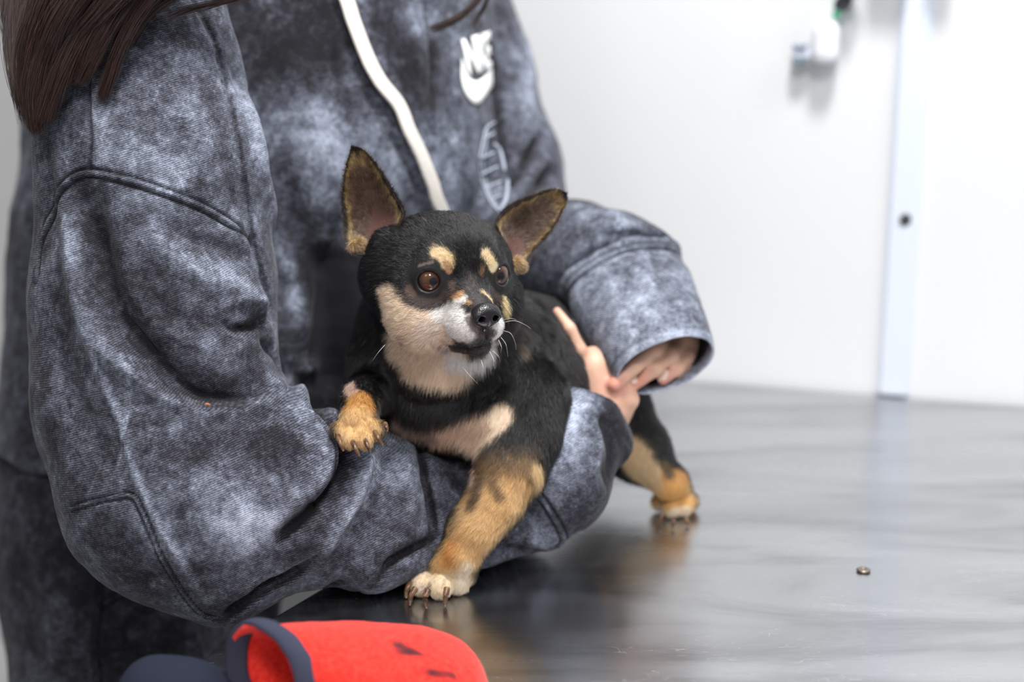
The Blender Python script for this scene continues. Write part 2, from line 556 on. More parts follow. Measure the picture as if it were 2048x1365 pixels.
class Cloth:
    def __init__(self, V, Fc):
        self.V, self.F = V, Fc
        self.wash = np.zeros(len(V)); self.seam = np.zeros(len(V))
        self.re()
    def re(self):
        self.bvh = bvh_of(self.V, self.F); self.N = vnormals(self.V, self.F)
    def line(self, pts, n=8):
        return smooth_line(on_surf(self.bvh, pts), n)
    def prep(self, strokes, extra=1.0):
        """fold strokes: (pixels, width px, height px[, wash]) -> world lines on the surface"""
        return [(self.line(s[0], 4), s[1], s[2], s[3] if len(s) > 3 else None) for s in strokes]
    def fold(self, strokes):
        D = np.zeros(len(self.V))
        for ln, w, a, wash in self.prep(strokes):
            sc_ = depth_of(ln.mean(0)) / F_PX; wm = w * sc_
            i = near(self.V, ln, wm * 2.6)
            if not len(i): continue
            d, t = line_dist(self.V[i], ln)
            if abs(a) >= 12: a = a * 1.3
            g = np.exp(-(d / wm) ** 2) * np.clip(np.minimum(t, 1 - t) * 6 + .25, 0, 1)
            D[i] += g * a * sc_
            if wash is not None: self.wash[i] += g * wash  # valleys painted darker and ridges paler along each fold stroke
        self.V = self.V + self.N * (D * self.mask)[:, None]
        self.re()
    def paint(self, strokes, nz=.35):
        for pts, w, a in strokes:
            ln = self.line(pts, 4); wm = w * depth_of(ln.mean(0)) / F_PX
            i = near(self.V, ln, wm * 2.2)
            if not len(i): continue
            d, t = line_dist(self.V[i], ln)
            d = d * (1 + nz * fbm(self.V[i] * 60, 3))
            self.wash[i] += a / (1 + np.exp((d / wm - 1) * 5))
    mask = 1
    def seams(self, strokes):
        """(pixels, half spacing px, side): raised band between two dark stitched grooves"""
        D = np.zeros(len(self.V))
        for pts, hw, amp in strokes:
            ln = self.line(pts, 10); sc_ = depth_of(ln.mean(0)) / F_PX; wm = hw * sc_
            i = near(self.V, ln, wm * 4)
            if not len(i): continue
            d, t = line_dist(self.V[i], ln)
            end = np.clip(np.minimum(t, 1 - t) * 40 + .3, 0, 1)
            gr = np.exp(-((d - wm) / (wm * .42)) ** 2) * end
            D[i] += amp * sc_ * (np.exp(-(d / (wm * .8)) ** 2) * .9 * end - 1.0 * gr)
            self.seam[i] = np.maximum(self.seam[i], gr)
        self.V = self.V + self.N * (D * self.mask)[:, None]
        self.re()
    def subdiv(self):
        n = len(self.V)
        A = np.stack([self.wash, self.seam], 1)
        V6, F2 = subdivide(np.concatenate([self.V, A, A[:, :1]], 1), self.F)
        self.V = V6[:, :3]; self.wash = V6[:, 3]; self.seam = V6[:, 4]; self.F = F2
        self.V = relax(self.V, self.F, 1, .5)
        self.re()
    def build(self, name, m, parent):
        me = mesh_from(self.V, self.F)
        vattr(me, 'wash', self.wash); vattr(me, 'seamline', self.seam)
        return link(name, me, m, parent)

# ------------------------------------------------------------------ hoodie: torso and sleeves as one garment
person = empty('person', (-.25, 1.2, 0))
tag(person, 'person in a washed grey-black hoodie leaning over the table, arms around the dog', 'person')
def clip_table(p, d):
    inside = np.maximum(-edge_side(p), p[:, 2] - (TABLE_Z + .0015))
    return smax(d, -inside, .006)
hood = Shape()
hood.add(CH((620,-200,1.30,370),(600,300,1.27,385),(560,620,1.28,375),(540,800,1.30,350)), .03, .01)
hood.add(CH((300,0,1.34,230),(310,250,1.34,240),(330,500,1.33,290),(335,900,1.32,330)), .03, .04)
# shoulders, above the picture
hood.add(CH((620,-230,1.30,250),(290,-235,1.07,185)), .03, .03)
hood.add(CH((640,-240,1.32,210),(880,-190,1.35,115)), .03, .03)
# far sleeve
hood.add(CH((880,-60,1.34,116),(948,160,1.32,120),(988,330,1.29,128),(1030,508,1.24,128),(1150,520,1.17,113),(1232,535,1.135,105),(1290,548,1.125,84)), .03, .008)
# near sleeve
hood.add(CH((235,-130,1.03,190),(262,100,1.0,188),(298,350,.99,214),(303,600,.99,230),(315,800,.98,228),(365,990,.965,222),(450,1130,.95,118)), .03, .006)
hood.add(CH((380,980,.965,220),(560,985,.97,180),(720,1015,1.0,150)), .03, .03)
hood.add(CH((720,1020,1.0,150),(900,1015,1.04,125),(1030,965,1.04,120),(1110,955,1.03,112),(1165,850,1.05,88)), .02, .02)
hood.add(CH((1150,900,1.04,85),(1222,890,1.055,46)), .02, .02)
hood.add(CH((560,1085,.955,95),(740,1105,.965,72),(930,1085,1.0,68),(1090,1062,1.02,44)), .02, .015)
CUF_A = P(1238, 541, 1.13); CUF_B = P(1330, 730, 1.06); CUF_X = (CUF_B - CUF_A) / np.linalg.norm(CUF_B - CUF_A)
HEM_Z = P(60, 945, 1.2)[2]
def hood_extra(p, d):
    d = clip_table(p, d)
    back = (depth_of(p) > 1.08)
    fc_ = np.linalg.norm(p - CUF_A, axis=1) < .13
    d = np.where(fc_, smax(d, (p - CUF_A) @ CUF_X - .002, .008), d)
    return np.where(back, smax(d, HEM_Z - p[:, 2], .006), d)
hood.cut([RC(P(640,1196,.950), P(738,1186,.962), .0035, .0028)], .003, .006)
hood.extra = hood_extra
hV, hF = hood.mesh(.0028)
hV = relax(hV, hF, 2)
print('hoodie', len(hV))
cl = Cloth(hV, hF)
# broad slack in the cloth
cl.V = cl.V + cl.N * (fbm(cl.V * np.array([13, 13, 8]), 3) * .006)[:, None]; cl.re()
FOLDS1 = [
 # sleeve against chest
 ([(385,0),(440,110),(478,290),(505,470),(528,560),(546,640)], 10, -16),
 ([(425,0),(475,130),(508,260),(538,420),(570,540),(602,640),(622,740),(627,800)], 22, 12, .35),
 ([(650,480),(655,600),(660,700),(660,800)], 34, -26, -.5),
 ([(700,520),(712,600),(715,700)], 20, 8, .0),
 # drape under the shoulder seam
 ([(165,380),(185,460),(208,560),(250,650),(297,705),(345,755),(400,785),(460,790),(530,778)], 34, -30, -.55),
 ([(282,445),(338,511),(400,550),(469,577),(534,615)], 26, 16, .5),
 ([(130,420),(150,520),(165,600),(202,690),(255,735),(319,785),(372,812),(425,826),(504,815),(560,785)], 26, 20, .45),
 ([(330,440),(400,480),(460,500),(510,520)], 20, -12, -.3),
 ([(300,600),(360,640),(420,650)], 22, -9, -.2),
 # pinches at the inner elbow
 ([(445,648),(482,660),(515,646),(540,628)], 10, -14, -.5),
 ([(430,625),(470,605),(520,604)], 11, 8, .2),
 ([(520,690),(548,700),(560,740)], 14, -14, -.5),
 ([(455,700),(500,690),(535,700)], 14, 7, .2),
 ([(549,772),(578,770),(599,797),(628,842),(651,872),(665,895),(662,927),(645,965)], 16, 17, .5),
 ([(605,765),(640,810),(680,850),(696,905),(690,950),(655,1005),(610,1050),(570,1080)], 18, -26, -.9),
 # forearm drapes
 ([(743,905),(728,938),(713,997),(679,1051),(634,1115),(590,1155)], 15, 15, .75),
 ([(800,900),(815,960),(820,1020),(800,1070)], 30, 13, .15),
 ([(836,885),(848,945),(862,1007),(869,1051),(863,1078),(819,1103),(778,1130),(757,1165)], 11, -21, -.8),
 ([(900,985),(915,1020),(905,1060)], 15, 9, .7),
 ([(640,1108),(590,1150),(530,1182),(480,1218),(450,1255)], 13, -24, -.9),
 ([(552,1088),(584,1056),(640,1003)], 15, -17, -.6),
 ([(500,1000),(470,1060),(480,1130)], 45, 10, .5),
 ([(1000,1087),(1044,1098),(1085,1106)], 8, -10, -.6),
 ([(1010,1060),(1050,1075),(1100,1090)], 14, 6, .2),
 ([(690,1165),(660,1180),(720,1185)], 16, -14, -.6),
 # worn turn of the sleeve
 ([(150,580),(175,672),(228,815),(265,932),(318,1054),(372,1144),(420,1215)], 9, 8, .55),
 ([(110,640),(135,760),(175,880),(225,960)], 38, -12, -.1),
 ([(230,1060),(270,1120),(320,1180)], 30, -8, -.1),
 # cuff under the dog
 ([(1168,762),(1190,830),(1198,900),(1185,960)], 9, 8, .3),
 ([(1225,800),(1215,860),(1225,930),(1205,960)], 24, -12, -.75),
 ([(1120,900),(1140,850),(1150,800)], 30, 6, .6),
 # upper sleeve
 ([(205,60),(195,160),(200,260)], 22, 8, .2),
 ([(300,60),(330,170),(350,290)], 40, -7, -.1),
 ([(410,130),(430,220),(460,330),(480,420)], 22, -9, -.4),
 ([(100,300),(105,420),(85,540)], 20, -7, -.1),
 # chest
 ([(575,100),(620,200),(640,330),(640,450)], 45, 8, .3),
 ([(560,300),(585,420),(620,520)], 22, -8, -.25),
 ([(700,430),(660,500),(640,560)], 24, -10, -.3),
 ([(850,0),(862,60),(868,140),(865,200)], 10, -11, -.55),
 ([(905,260),(935,330),(950,400)], 30, 7, .1),
 # crease between chest and far arm, folds inside the far elbow
 ([(975,0),(990,120),(998,250),(1012,360)], 9, -12, -.6),
 ([(1008,372),(1045,335),(1085,270)], 12, -22, -.8),
 ([(1045,405),(1080,365),(1112,335)], 11, -20, -.8),
 ([(1025,355),(1065,315)], 10, 8, .2),
 ([(1040,60),(1060,160),(1050,260)], 16, 8, .3),
 ([(1150,440),(1190,425),(1250,440)], 20, 7, .3),
 ([(1160,480),(1220,470),(1290,468)], 14, -9, -.2),
]
cl.fold(FOLDS1)
cl.subdiv()
cl.V = cl.V + cl.N * (fbm(cl.V * 55, 3) * .0013)[:, None]; cl.re()
cl.fold([
 ([(385,0),(440,110),(478,290),(505,470),(528,560),(546,640)], 5, -9, -.5),
 ([(250,630),(297,688),(345,744),(393,785),(451,796),(531,786)], 7, -9, -.4),
 ([(612,800),(650,848),(674,890),(674,930),(654,975),(612,1030),(560,1080)], 6, -10, -.7),
 ([(836,885),(848,945),(862,1007),(869,1051),(863,1078),(819,1103),(778,1130),(757,1165)], 5, -9, -.5),
 ([(640,1110),(590,1153),(530,1186),(480,1222),(450,1257)], 6, -9, -.6),
 ([(120,640),(126,760),(150,880)], 6, -3, .0), ([(470,655),(505,655),(530,640)], 4, -6, -.5),
 ([(690,930),(660,985),(630,1030)], 7, 5, .2), ([(770,900),(760,980),(735,1060)], 10, -5, -.2),
 ([(640,560),(622,700),(630,800)], 8, -7, -.4),
 ([(330,660),(380,690),(440,700)], 8, 4, .1), ([(355,880),(440,900),(520,880)], 14, -4, -.1),
 ([(660,100),(690,180),(700,260)], 14, -5, -.2), ([(720,180),(790,290),(845,400)], 6, -5, -.2),  # last stroke: narrow darkened groove alongside the drawstring
])
def single(pts, w, a):
    ln = cl.line(pts, 10); k = depth_of(ln.mean(0)) / F_PX
    i = near(cl.V, ln, w * k * 4); d, t = line_dist(cl.V[i], ln)
    g = np.exp(-(d / (w * k)) ** 2); cl.V[i] -= cl.N[i] * (g * a * k)[:, None]; cl.seam[i] = np.maximum(cl.seam[i], g * .8); cl.re()
single([(176,-10),(177,100),(178,200),(181,280),(178,336)], 5, 6)
cl.seams([
 ([(72,560),(78,500),(98,440),(116,388),(140,360),(172,347),(210,351),(270,365),(340,388),(400,412),(450,440),(512,485)], 9, 5),
 ([(138,1020),(180,1007),(235,994),(262,993),(278,1012),(300,1062),(325,1122),(365,1187),(400,1227),(440,1262)], 6, 4),
 ([(1062,975),(1092,1012),(1117,1052),(1128,1082),(1120,1108)], 8, 5),
])
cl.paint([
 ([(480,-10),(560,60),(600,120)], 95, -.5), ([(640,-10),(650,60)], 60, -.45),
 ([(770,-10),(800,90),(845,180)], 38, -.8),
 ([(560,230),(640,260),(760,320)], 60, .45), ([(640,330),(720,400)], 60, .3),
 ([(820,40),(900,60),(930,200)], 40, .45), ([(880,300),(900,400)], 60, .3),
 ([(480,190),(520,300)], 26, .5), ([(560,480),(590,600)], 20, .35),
 ([(650,560),(645,800)], 55, -.85), ([(600,560),(590,640)], 16, .2), ([(700,560),(690,700)], 34, -.7), ([(720,520),(700,600)], 40, -.6),  # dark strokes: very dark region of the chest between sleeve and dog
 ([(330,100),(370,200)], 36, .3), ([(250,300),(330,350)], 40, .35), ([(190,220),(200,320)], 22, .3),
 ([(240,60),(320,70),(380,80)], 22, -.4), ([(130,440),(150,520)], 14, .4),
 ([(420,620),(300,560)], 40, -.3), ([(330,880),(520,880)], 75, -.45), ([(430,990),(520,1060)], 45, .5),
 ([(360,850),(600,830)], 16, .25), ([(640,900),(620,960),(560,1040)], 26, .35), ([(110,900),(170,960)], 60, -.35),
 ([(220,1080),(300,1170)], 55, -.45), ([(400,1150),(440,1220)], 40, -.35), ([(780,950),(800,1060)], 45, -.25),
 ([(900,930),(930,1080)], 40, -.3), ([(1150,790),(1130,900),(1110,960)], 42, .5), ([(1230,830),(1240,930)], 32, -.7),  # cuff facets tinted for shading: pale front, darkened side turned from the light
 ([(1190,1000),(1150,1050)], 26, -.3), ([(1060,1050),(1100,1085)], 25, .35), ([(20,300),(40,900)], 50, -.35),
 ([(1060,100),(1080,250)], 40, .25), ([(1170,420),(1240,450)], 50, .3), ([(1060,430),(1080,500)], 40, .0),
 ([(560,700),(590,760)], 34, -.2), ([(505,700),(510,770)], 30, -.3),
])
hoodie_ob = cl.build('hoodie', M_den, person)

# ------------------------------------------------------------------ sweatpants
pants = Shape()
pants.add(CH((290,900,1.30,285),(285,1100,1.28,270),(300,1500,1.24,255)), .03, .01)
pants.extra = lambda p, d: smax(clip_table(p, d), p[:, 2] - HEM_Z + .004, .004)
pV, pF = pants.mesh(.004)
pV = relax(pV, pF, 2)
pc = Cloth(pV, pF)
pc.V = pc.V + pc.N * (fbm(pc.V * 14, 3) * .004)[:, None]; pc.re()
pc.fold([([(60,1000),(90,1150),(110,1365)], 30, 8, .2), ([(150,960),(160,1100),(170,1250)], 26, -8, -.2)])
pc.subdiv()
pc.seams([([(205,1130),(200,1200),(190,1290),(200,1400)], 6, 5), ([(200,1215),(240,1190),(300,1180),(360,1200)], 7, 5)])
pants_ob = pc.build('sweatpants', M_pants, person)
# ------------------------------------------------------------------ dog
dog_root = empty('dog', tuple(T(1080, 1010)))
tag(dog_root, 'small black and tan short-haired dog with upright ears sitting on the steel table', 'dog')
YAW = math.radians(25)
HS = np.array([math.cos(YAW), math.sin(YAW), 0]); HFd = np.array([math.sin(YAW), -math.cos(YAW), 0]); HU = np.array([0, 0, 1.])
HE = P(928, 561, .93)
HR = np.stack([HS, HU, HFd], 1)
def H(s, u, f): return HE + (s * HS + u * HU + f * HFd) * .01
def HEL(s, u, f, a, b, c): return EL(H(s, u, f), (a*.01, b*.01, c*.01), HR)
def HRC(a, b, ra, rb): return RC(H(*a), H(*b), ra*.01, rb*.01)
dog = Shape()
# trunk
dog.add(CH((905,742,1.05,188),(1000,765,1.075,150),(1100,785,1.11,120),(1200,820,1.15,100)), .03)
dog.add(CH((950,705,1.06,130),(1018,692,1.085,104)), .02, .02)
dog.add(CH((1018,692,1.085,95),(1062,668,1.105,78)), .02, .02)
dog.add([RC(H(0,-.8,-4.4), P(885,735,1.035), .040, .062)], .02, .03)
dog.add(CH((950,835,1.0,78),(850,825,1.01,62)), .02, .02)   # chest
dog.add(CH((820,640,1.03,95),(800,740,1.03,95)), .02, .02)  # thick neck
# near front leg
dog.add(CH((1052,800,1.01,85),(1040,870,.995,72),(1022,935,.983,63)), .02, .02)
dog.add(CH((1018,940,.98,60),(988,1005,.975,55),(945,1060,.968,46),(922,1106,.966,37)), .012, .012)
dog.add(CH((1064,938,.99,19),(1045,975,.985,22)), .01, .012)
fp = [(826,1183),(845,1199),(880,1204),(915,1195)]
ft = [T(x, y) + np.array([0, .004, .0090]) for x, y in fp]
wr = P(920,1108,.965)
ctr = sum(ft) / 4 + np.array([.006, .011, .006])
dog.add([RC(wr, ctr, .0126, .0160)], .01, .008)
dog.add([RC(P(932,1122,.967), ft[3] + np.array([.003, .004, .005]), .0085, .0095), RC(P(893,1122,.966), ft[0] + np.array([.003,.004,.003]), .008, .0075)], .004, .008)
for i, t in enumerate(ft):
    b = t * .35 + ctr * .65
    dog.add([RC(b, t, .0080, (.0070, .0078, .0084, .0082)[i])], .0012, .0014)
# other front leg, paw over the sleeve
dog.add(CH((770,775,1.02,60),(728,793,.965,36),(718,818,.942,33)), .015, .015)
ctr2 = P(716,842,.928)
dog.add([RC(P(718,816,.938), ctr2, .0112, .0125)], .01, .01)
lt = [P(681,861,.924), P(702,877,.918), P(729,878,.917), P(750,860,.920)]
for t in lt:
    b = t * .4 + ctr2 * .6
    dog.add([RC(b, t, .0068, .0066)], .002, .0025)
# hind leg
dog.add(CH((1215,850,1.15,85),(1275,900,1.13,62),(1335,962,1.11,32)), .015, .02)
hp = [(1322,1028),(1345,1040),(1368,1038),(1380,1026)]
ht = [T(x, y) + np.array([0, .004, .0085]) for x, y in hp]
hctr = sum(ht) / 4 + np.array([0, .014, .007])
dog.add([RC(P(1345,965,1.112), hctr, .0125, .0135)], .012, .012)
for t in ht:
    b = t * .35 + hctr * .65
    dog.add([RC(b, t, .0078, .0074)], .002, .003)
# head
dog.add([HEL(0,.4,-3.5,4.55,3.45,4.2)], .01, .02)
dog.add([HEL(-1.25,-.3,-4.5,4.15,3.2,3.5)], .01, .02)
dog.add([HEL(0,1.2,-.7,2.9,2.0,1.7)], .01, .012)
for s in (-1, 1):
    dog.add([HEL(s*1.65,1.25,-.15,1.0,.75,.9)], .005, .010)
    dog.add([HEL(s*2.5,-2.2,-1.8,2.25,2.6,2.5)], .01, .015)
    dog.add([RC(H(s*3.0,1.4,-3.9), H(s*3.7,2.0,-4.6), .012, .009)], .01, .012)     # ear roots
dog.add([HRC((0,-.95,.1),(0,-1.65,2.5),1.8,.98)], .01, .014)
dog.add([HEL(-.72,-2.55,1.75,1.12,1.15,1.6), HEL(.72,-2.55,1.75,1.12,1.15,1.6)], .006, .009)
dog.add([HRC((0,-3.15,.2),(0,-3.62,2.25),1.72,.84)], .006, .004)
EYE = {}; GAZ = {}
for s in (-1, 1):
    c = H(s*2.28 - .03, .22, -.25)
    EYE[s] = c
    g = HFd * math.cos(math.radians(28)) + HS * s * math.sin(math.radians(28))
    GAZ[s] = g
    dog.add([RC(c, c, .0113, .0113)], .003, .006)
    dog.cut([EL(c + g * .0105, (.0080,.0072,.0075), np.stack([np.cross(HU, g), HU, g], 1))], .001, .002)
    # tear corner
    side = np.cross(HU, g); side = -side * np.sign(side @ HS) * s
    dog.cut([RC(c + g*.0108 + side*.0075 - HU*.0015, c + g*.0112 + side*.0098 - HU*.0035, .0016, .0009)], .001, .002)
dog.extra = lambda p, d: smax(d, (TABLE_Z + .0006) - p[:, 2], .002)
dV, dF = dog.mesh(.0011)
dV = relax(dV, dF, 1)
print('dog', len(dV))
dN = vnormals(dV, dF)
dbvh = bvh_of(dV, dF)
def dline(pts, n=5, bv=None): return smooth_line(on_surf(bv or dbvh, pts, .95), n)
# creases: mouth, neck rolls, leg
D = np.zeros(len(dV))
for pts, w, a in [
    ([(862,682),(880,690),(905,693),(930,698),(955,697),(978,688)], 5, -7),
    ([(972,662),(974,680)], 3, -4),
    ([(1085,965),(1060,1010),(1030,1055)], 6, -6),
    ([(740,760),(820,800),(900,800),(980,780),(1030,740)], 16, -8),
    ([(1020,600),(1070,660),(1090,740)], 10, -5), ([(1060,600),(1115,700),(1110,780)], 9, -4),
    ([(1045,560),(1090,640),(1105,690)], 12, 4),
    ([(858,1150),(850,1168),(842,1180)], 4, -5), ([(898,1152),(890,1170),(885,1182)], 4, -5),
    ([(728,836),(738,852),(744,868)], 3.5, -4), ([(703,845),(708,866)], 3.5, -4),
    ([(930,700),(955,706),(975,700)], 7, 3)]:
    ln = dline(pts); k = depth_of(ln.mean(0)) / F_PX
    i = near(dV, ln, w * k * 2.5)
    d, t = line_dist(dV[i], ln)
    D[i] += np.exp(-(d / (w * k)) ** 2) * a * k * np.clip(np.minimum(t, 1 - t) * 8 + .3, 0, 1)
dV = dV + dN * D[:, None]; dN = vnormals(dV, dF); dbvh = bvh_of(dV, dF)

# ---- coat colours
BLK = srgb(13, 12, 13); CRM = srgb(248, 222, 194); WHT = srgb(250, 246, 241); TAN = srgb(212, 170, 112); ORG = srgb(190, 136, 76)
BRN = srgb(74, 54, 46); GRY = srgb(84, 74, 74); MIX = srgb(128, 98, 64); PNK = srgb(196, 158, 140)
COAT = [  # (pixels, radius px, colour, edge softness)
    # cheek and throat
    ([(778,598),(782,640)], 27, CRM, .3), ([(768,590),(775,585)], 16, CRM, .3), ([(800,650),(850,650),(885,640)], 34, CRM, .3), ([(800,690),(835,725),(880,745),(915,745)], 32, CRM, .3),
    ([(800,630),(830,640)], 34, CRM, .3), ([(850,690),(900,715)], 36, CRM, .3), ([(780,650),(800,700)], 26, CRM, .3),
    ([(860,660),(890,665)], 28, srgb(244,222,204), .4), ([(890,625),(910,640)], 26, WHT, .4),
    ([(905,660),(930,660)], 30, WHT, .4), ([(885,700),(930,728),(960,725)], 17, WHT, .5), ([(915,605),(925,598)], 12, WHT, .5),
    ([(985,640),(1002,650)], 14, WHT, .4), ([(995,670),(985,700)], 12, WHT, .4),
    ([(908,592),(925,588)], 7, srgb(200,150,100), .5), ([(937,604),(943,606)], 5, srgb(205,165,105), .5),
    ([(966,585),(985,605)], 5, srgb(225,195,150), .4), ([(1008,600),(1012,625)], 8, srgb(222,200,150), .3),
    ([(788,676),(796,700),(812,712)], 24, CRM, .3), ([(835,700),(870,720)], 30, CRM, .3), ([(820,740),(860,755),(900,755)], 20, CRM, .5),
    # bridge of the nose, lips
    ([(940,560),(950,590),(958,605)], 13, srgb(58,50,50), .5), ([(940,640),(950,655),(965,668)], 9, srgb(110,98,96), .7),
    ([(965,660),(985,668)], 10, srgb(60,50,52), .5), ([(893,695),(930,700),(965,700),(980,693)], 5, srgb(52,42,44), .3), ([(900,724),(945,728),(978,714)], 13, WHT, .4), ([(866,684),(882,690),(900,696)], 3.5, srgb(120,90,82), .8),
    # brows
    ([(874,505),(888,512),(897,526)], 14, srgb(226,200,156), .35), ([(893,528),(899,542)], 7, srgb(176,136,100), .5), ([(972,512),(980,522),(988,534)], 11, srgb(230,206,164), .35),
    ([(966,538),(962,550)], 6, srgb(110,80,52), .6), ([(838,532),(865,524)], 3, srgb(110,96,88), .9),
    # round the eyes
    ([(818,594),(832,604),(855,609),(880,604),(893,590)], 12, srgb(56,42,40), .35), ([(818,578),(824,590)], 9, srgb(84,64,54), .5),
    ([(905,570),(908,585)], 8, srgb(80,60,52), .6), ([(985,585),(1000,600)], 9, srgb(70,56,50), .6),
    # chest
    ([(1002,826),(975,855),(945,885)], 24, CRM, .3), ([(960,848),(900,868),(880,872)], 24, srgb(206,176,150), .4), ([(930,880),(950,893)], 14, CRM, .4), ([(870,866),(820,858),(790,842)], 13, srgb(140,116,104), .6),
    # front legs
    ([(1060,900),(1020,915),(985,905)], 24, srgb(46,38,32), 1.2), ([(1050,945),(1015,950),(975,945)], 36, srgb(120,90,56), 1.1), ([(1030,990),(960,1010)], 45, TAN, .5), ([(980,1045),(945,1080)], 50, TAN, .4), ([(925,1110),(905,1135)], 46, TAN, .4),
    ([(962,945),(955,985),(945,1010)], 12, srgb(92,68,42), .8), ([(985,960),(1000,990)], 12, srgb(120,88,52), .9),
    ([(1072,935),(1080,960)], 14, srgb(222,186,130), .5), ([(952,925),(950,965)], 6, srgb(210,180,160), .5),
    ([(905,1090),(895,1120)], 16, srgb(200,142,76), .8),
    ([(845,1178),(885,1182),(920,1175)], 34, srgb(226,204,170), .3), ([(835,1180),(850,1195),(880,1200),(915,1190)], 15, srgb(228,212,188), .5), ([(925,1160),(935,1135)], 14, srgb(228,212,188), .6), ([(860,1170),(845,1190)], 5, srgb(110,80,70), .5),
    ([(705,785),(698,775),(693,765)], 13, srgb(205,176,160), .4), ([(722,800),(716,825)], 30, ORG, .4), ([(712,850),(722,870)], 42, TAN, .4), ([(683,870),(705,885),(730,885),(750,868)], 12, srgb(222,184,130), .6),
    # hind leg
    ([(1262,905),(1295,955),(1320,985)], 34, srgb(200,172,132), .3), ([(1320,1010),(1345,1015),(1375,1015)], 48, srgb(214,170,110), .3), ([(1345,960),(1365,965)], 24, ORG, .4), ([(1350,990),(1360,1010)], 30, srgb(214,160,88), .4), ([(1325,1020),(1350,1030),(1372,1026)], 15, srgb(226,204,176), .5),
    ([(1330,930),(1340,950)], 10, srgb(96,78,52), .7),
    # neck fluff
    ([(1035,690),(1050,705)], 16, srgb(70,58,48), .9), ([(1035,640),(1040,660)], 12, srgb(48,40,34), .9),
]
def paint_coat(Vx):
    C = np.tile(np.array(BLK), (len(Vx), 1))
    wob = fbm(Vx * 220, 3)
    wob2 = fbm(Vx * 600 + 5, 2)
    for ln, r, c, soft in COAT_L:
        i = near(Vx, ln, r * 1.9)
        if not len(i): continue
        d, _ = line_dist(Vx[i], ln)
        q = d / r + wob[i] * .22 + wob2[i] * soft * .5
        a = 1 / (1 + np.exp(np.clip((q - 1) * 9 / (.35 + soft), -30, 30)))
        C[i] = C[i] * (1 - a[:, None]) + np.array(c) * a[:, None]
    return C
COAT_L = []
for pts, r, c, s in COAT:
    ln = dline(pts, 4); COAT_L.append((ln, r * depth_of(ln.mean(0)) / F_PX, c, s))
eye_d = np.minimum(np.linalg.norm(dV - EYE[-1], axis=1), np.linalg.norm(dV - EYE[1], axis=1))
dC = paint_coat(dV)
rimm = np.zeros(len(dV))
for s in (-1, 1):
    q = (dV - EYE[s]) @ GAZ[s]
    lat = np.linalg.norm(dV - EYE[s] - q[:, None] * GAZ[s], axis=1)
    rimm = np.maximum(rimm, np.where(q > 0, 1 / (1 + np.exp(np.clip((lat - .0096) / .00035, -30, 30))), 0))
dC = dC * (1 - rimm[:, None]) + np.array(srgb(20, 15, 16)) * rimm[:, None]
me = mesh_from(dV, dF)
vattr(me, 'coat', dC * .75); vattr(me, 'wet', rimm)
m, nt, b = mat('dog_skin')
at = ND(nt, 'ShaderNodeAttribute', attribute_name='coat'); nt.links.new(at.outputs['Color'], b.inputs['Base Color'])
at = ND(nt, 'ShaderNodeAttribute', attribute_name='wet')
nt.links.new(mathn(nt, 'MULTIPLY_ADD', at.outputs['Fac'], -.3, .75), b.inputs['Roughness'])
M_skin = m
dog_ob = link('body', me, M_skin, dog_root)

# ---- fur
FLOW = [((940,520),(928,470)),((880,470),(850,450)),((960,470),(955,430)),((860,500),(800,500)),((790,520),(740,525)),((760,560),(725,575)),
 ((830,590),(795,600)),((860,630),(810,635)),((800,640),(765,655)),((820,690),(795,725)),((870,730),(860,770)),((930,735),(925,770)),((940,640),(905,655)),((915,600),(885,622)),
 ((960,700),(955,730)),((880,600),(845,622)),((955,560),(948,525)),((1000,600),(1012,640)),((1000,650),(1005,680)),((1005,500),(1030,520)),((890,530),(870,510)),((975,530),(982,508)),
 ((860,545),(835,525)),((745,640),(725,700)),((720,700),(715,760)),((800,790),(800,830)),((880,800),(870,850)),((960,790),(950,840)),((980,840),(950,890)),((900,860),(890,900)),
 ((1040,620),(1065,700)),((1080,700),(1090,770)),((1050,800),(1050,870)),((1020,880),(1010,930)),((1075,930),(1070,970)),((1020,950),(985,1010)),((1050,980),(1030,1030)),((960,1030),(920,1085)),((1000,1060),(980,1100)),
 ((925,1100),(900,1140)),((950,1110),(945,1145)),((860,1145),(840,1180)),((885,1160),(878,1195)),((920,1150),(915,1190)),((720,800),(712,840)),((700,850),(690,885)),((725,850),(725,890)),((745,840),(752,870)),
 ((700,770),(695,800)),((1130,700),(1140,760)),((1120,800),(1130,850)),((1280,850),(1320,930)),((1280,930),(1300,970)),((1350,960),(1360,1000)),((1340,1005),(1335,1035)),((1365,1005),(1370,1035))]
fP = []; fD = []
for a, c in FLOW:
    pa, pb = on_surf(dbvh, [a, c], .95)
    fP.append((pa + pb) / 2); v = pb - pa; fD.append(v / max(np.linalg.norm(v), 1e-6))
fP = np.array(fP); fD = np.array(fD)
def flow_at(X):
    out = np.zeros_like(X)
    for i in range(0, len(X), 20000):
        x = X[i:i+20000]
        w = 1 / (((x[:, None] - fP[None]) ** 2).sum(2) + 6e-5) ** 1.6
        out[i:i+20000] = (w @ fD) / w.sum(1, keepdims=True)
    return out
LEN = [((928,540),.0032,90),((860,640),.0042,60),((930,650),.0022,32),((960,600),.0020,25),((880,745),.0068,40),((860,820),.010,80),((930,870),.0095,60),((760,700),.008,60),((1060,720),.0075,90),((1050,880),.0065,50),
 ((1000,1000),.0052,70),((920,1110),.0045,40),((880,1170),.0030,50),((716,845),.0040,50),((700,780),.005,25),((1080,955),.0085,22),((1000,1080),.0075,25),((1200,820),.006,120),((1320,960),.0048,60),((1350,1015),.0042,40),((800,470),.0042,60),((1035,690),.010,30)]
lP = np.array([on_surf(dbvh, [q[0]], .95)[0] for q in LEN]); lL = np.array([q[1] for q in LEN])
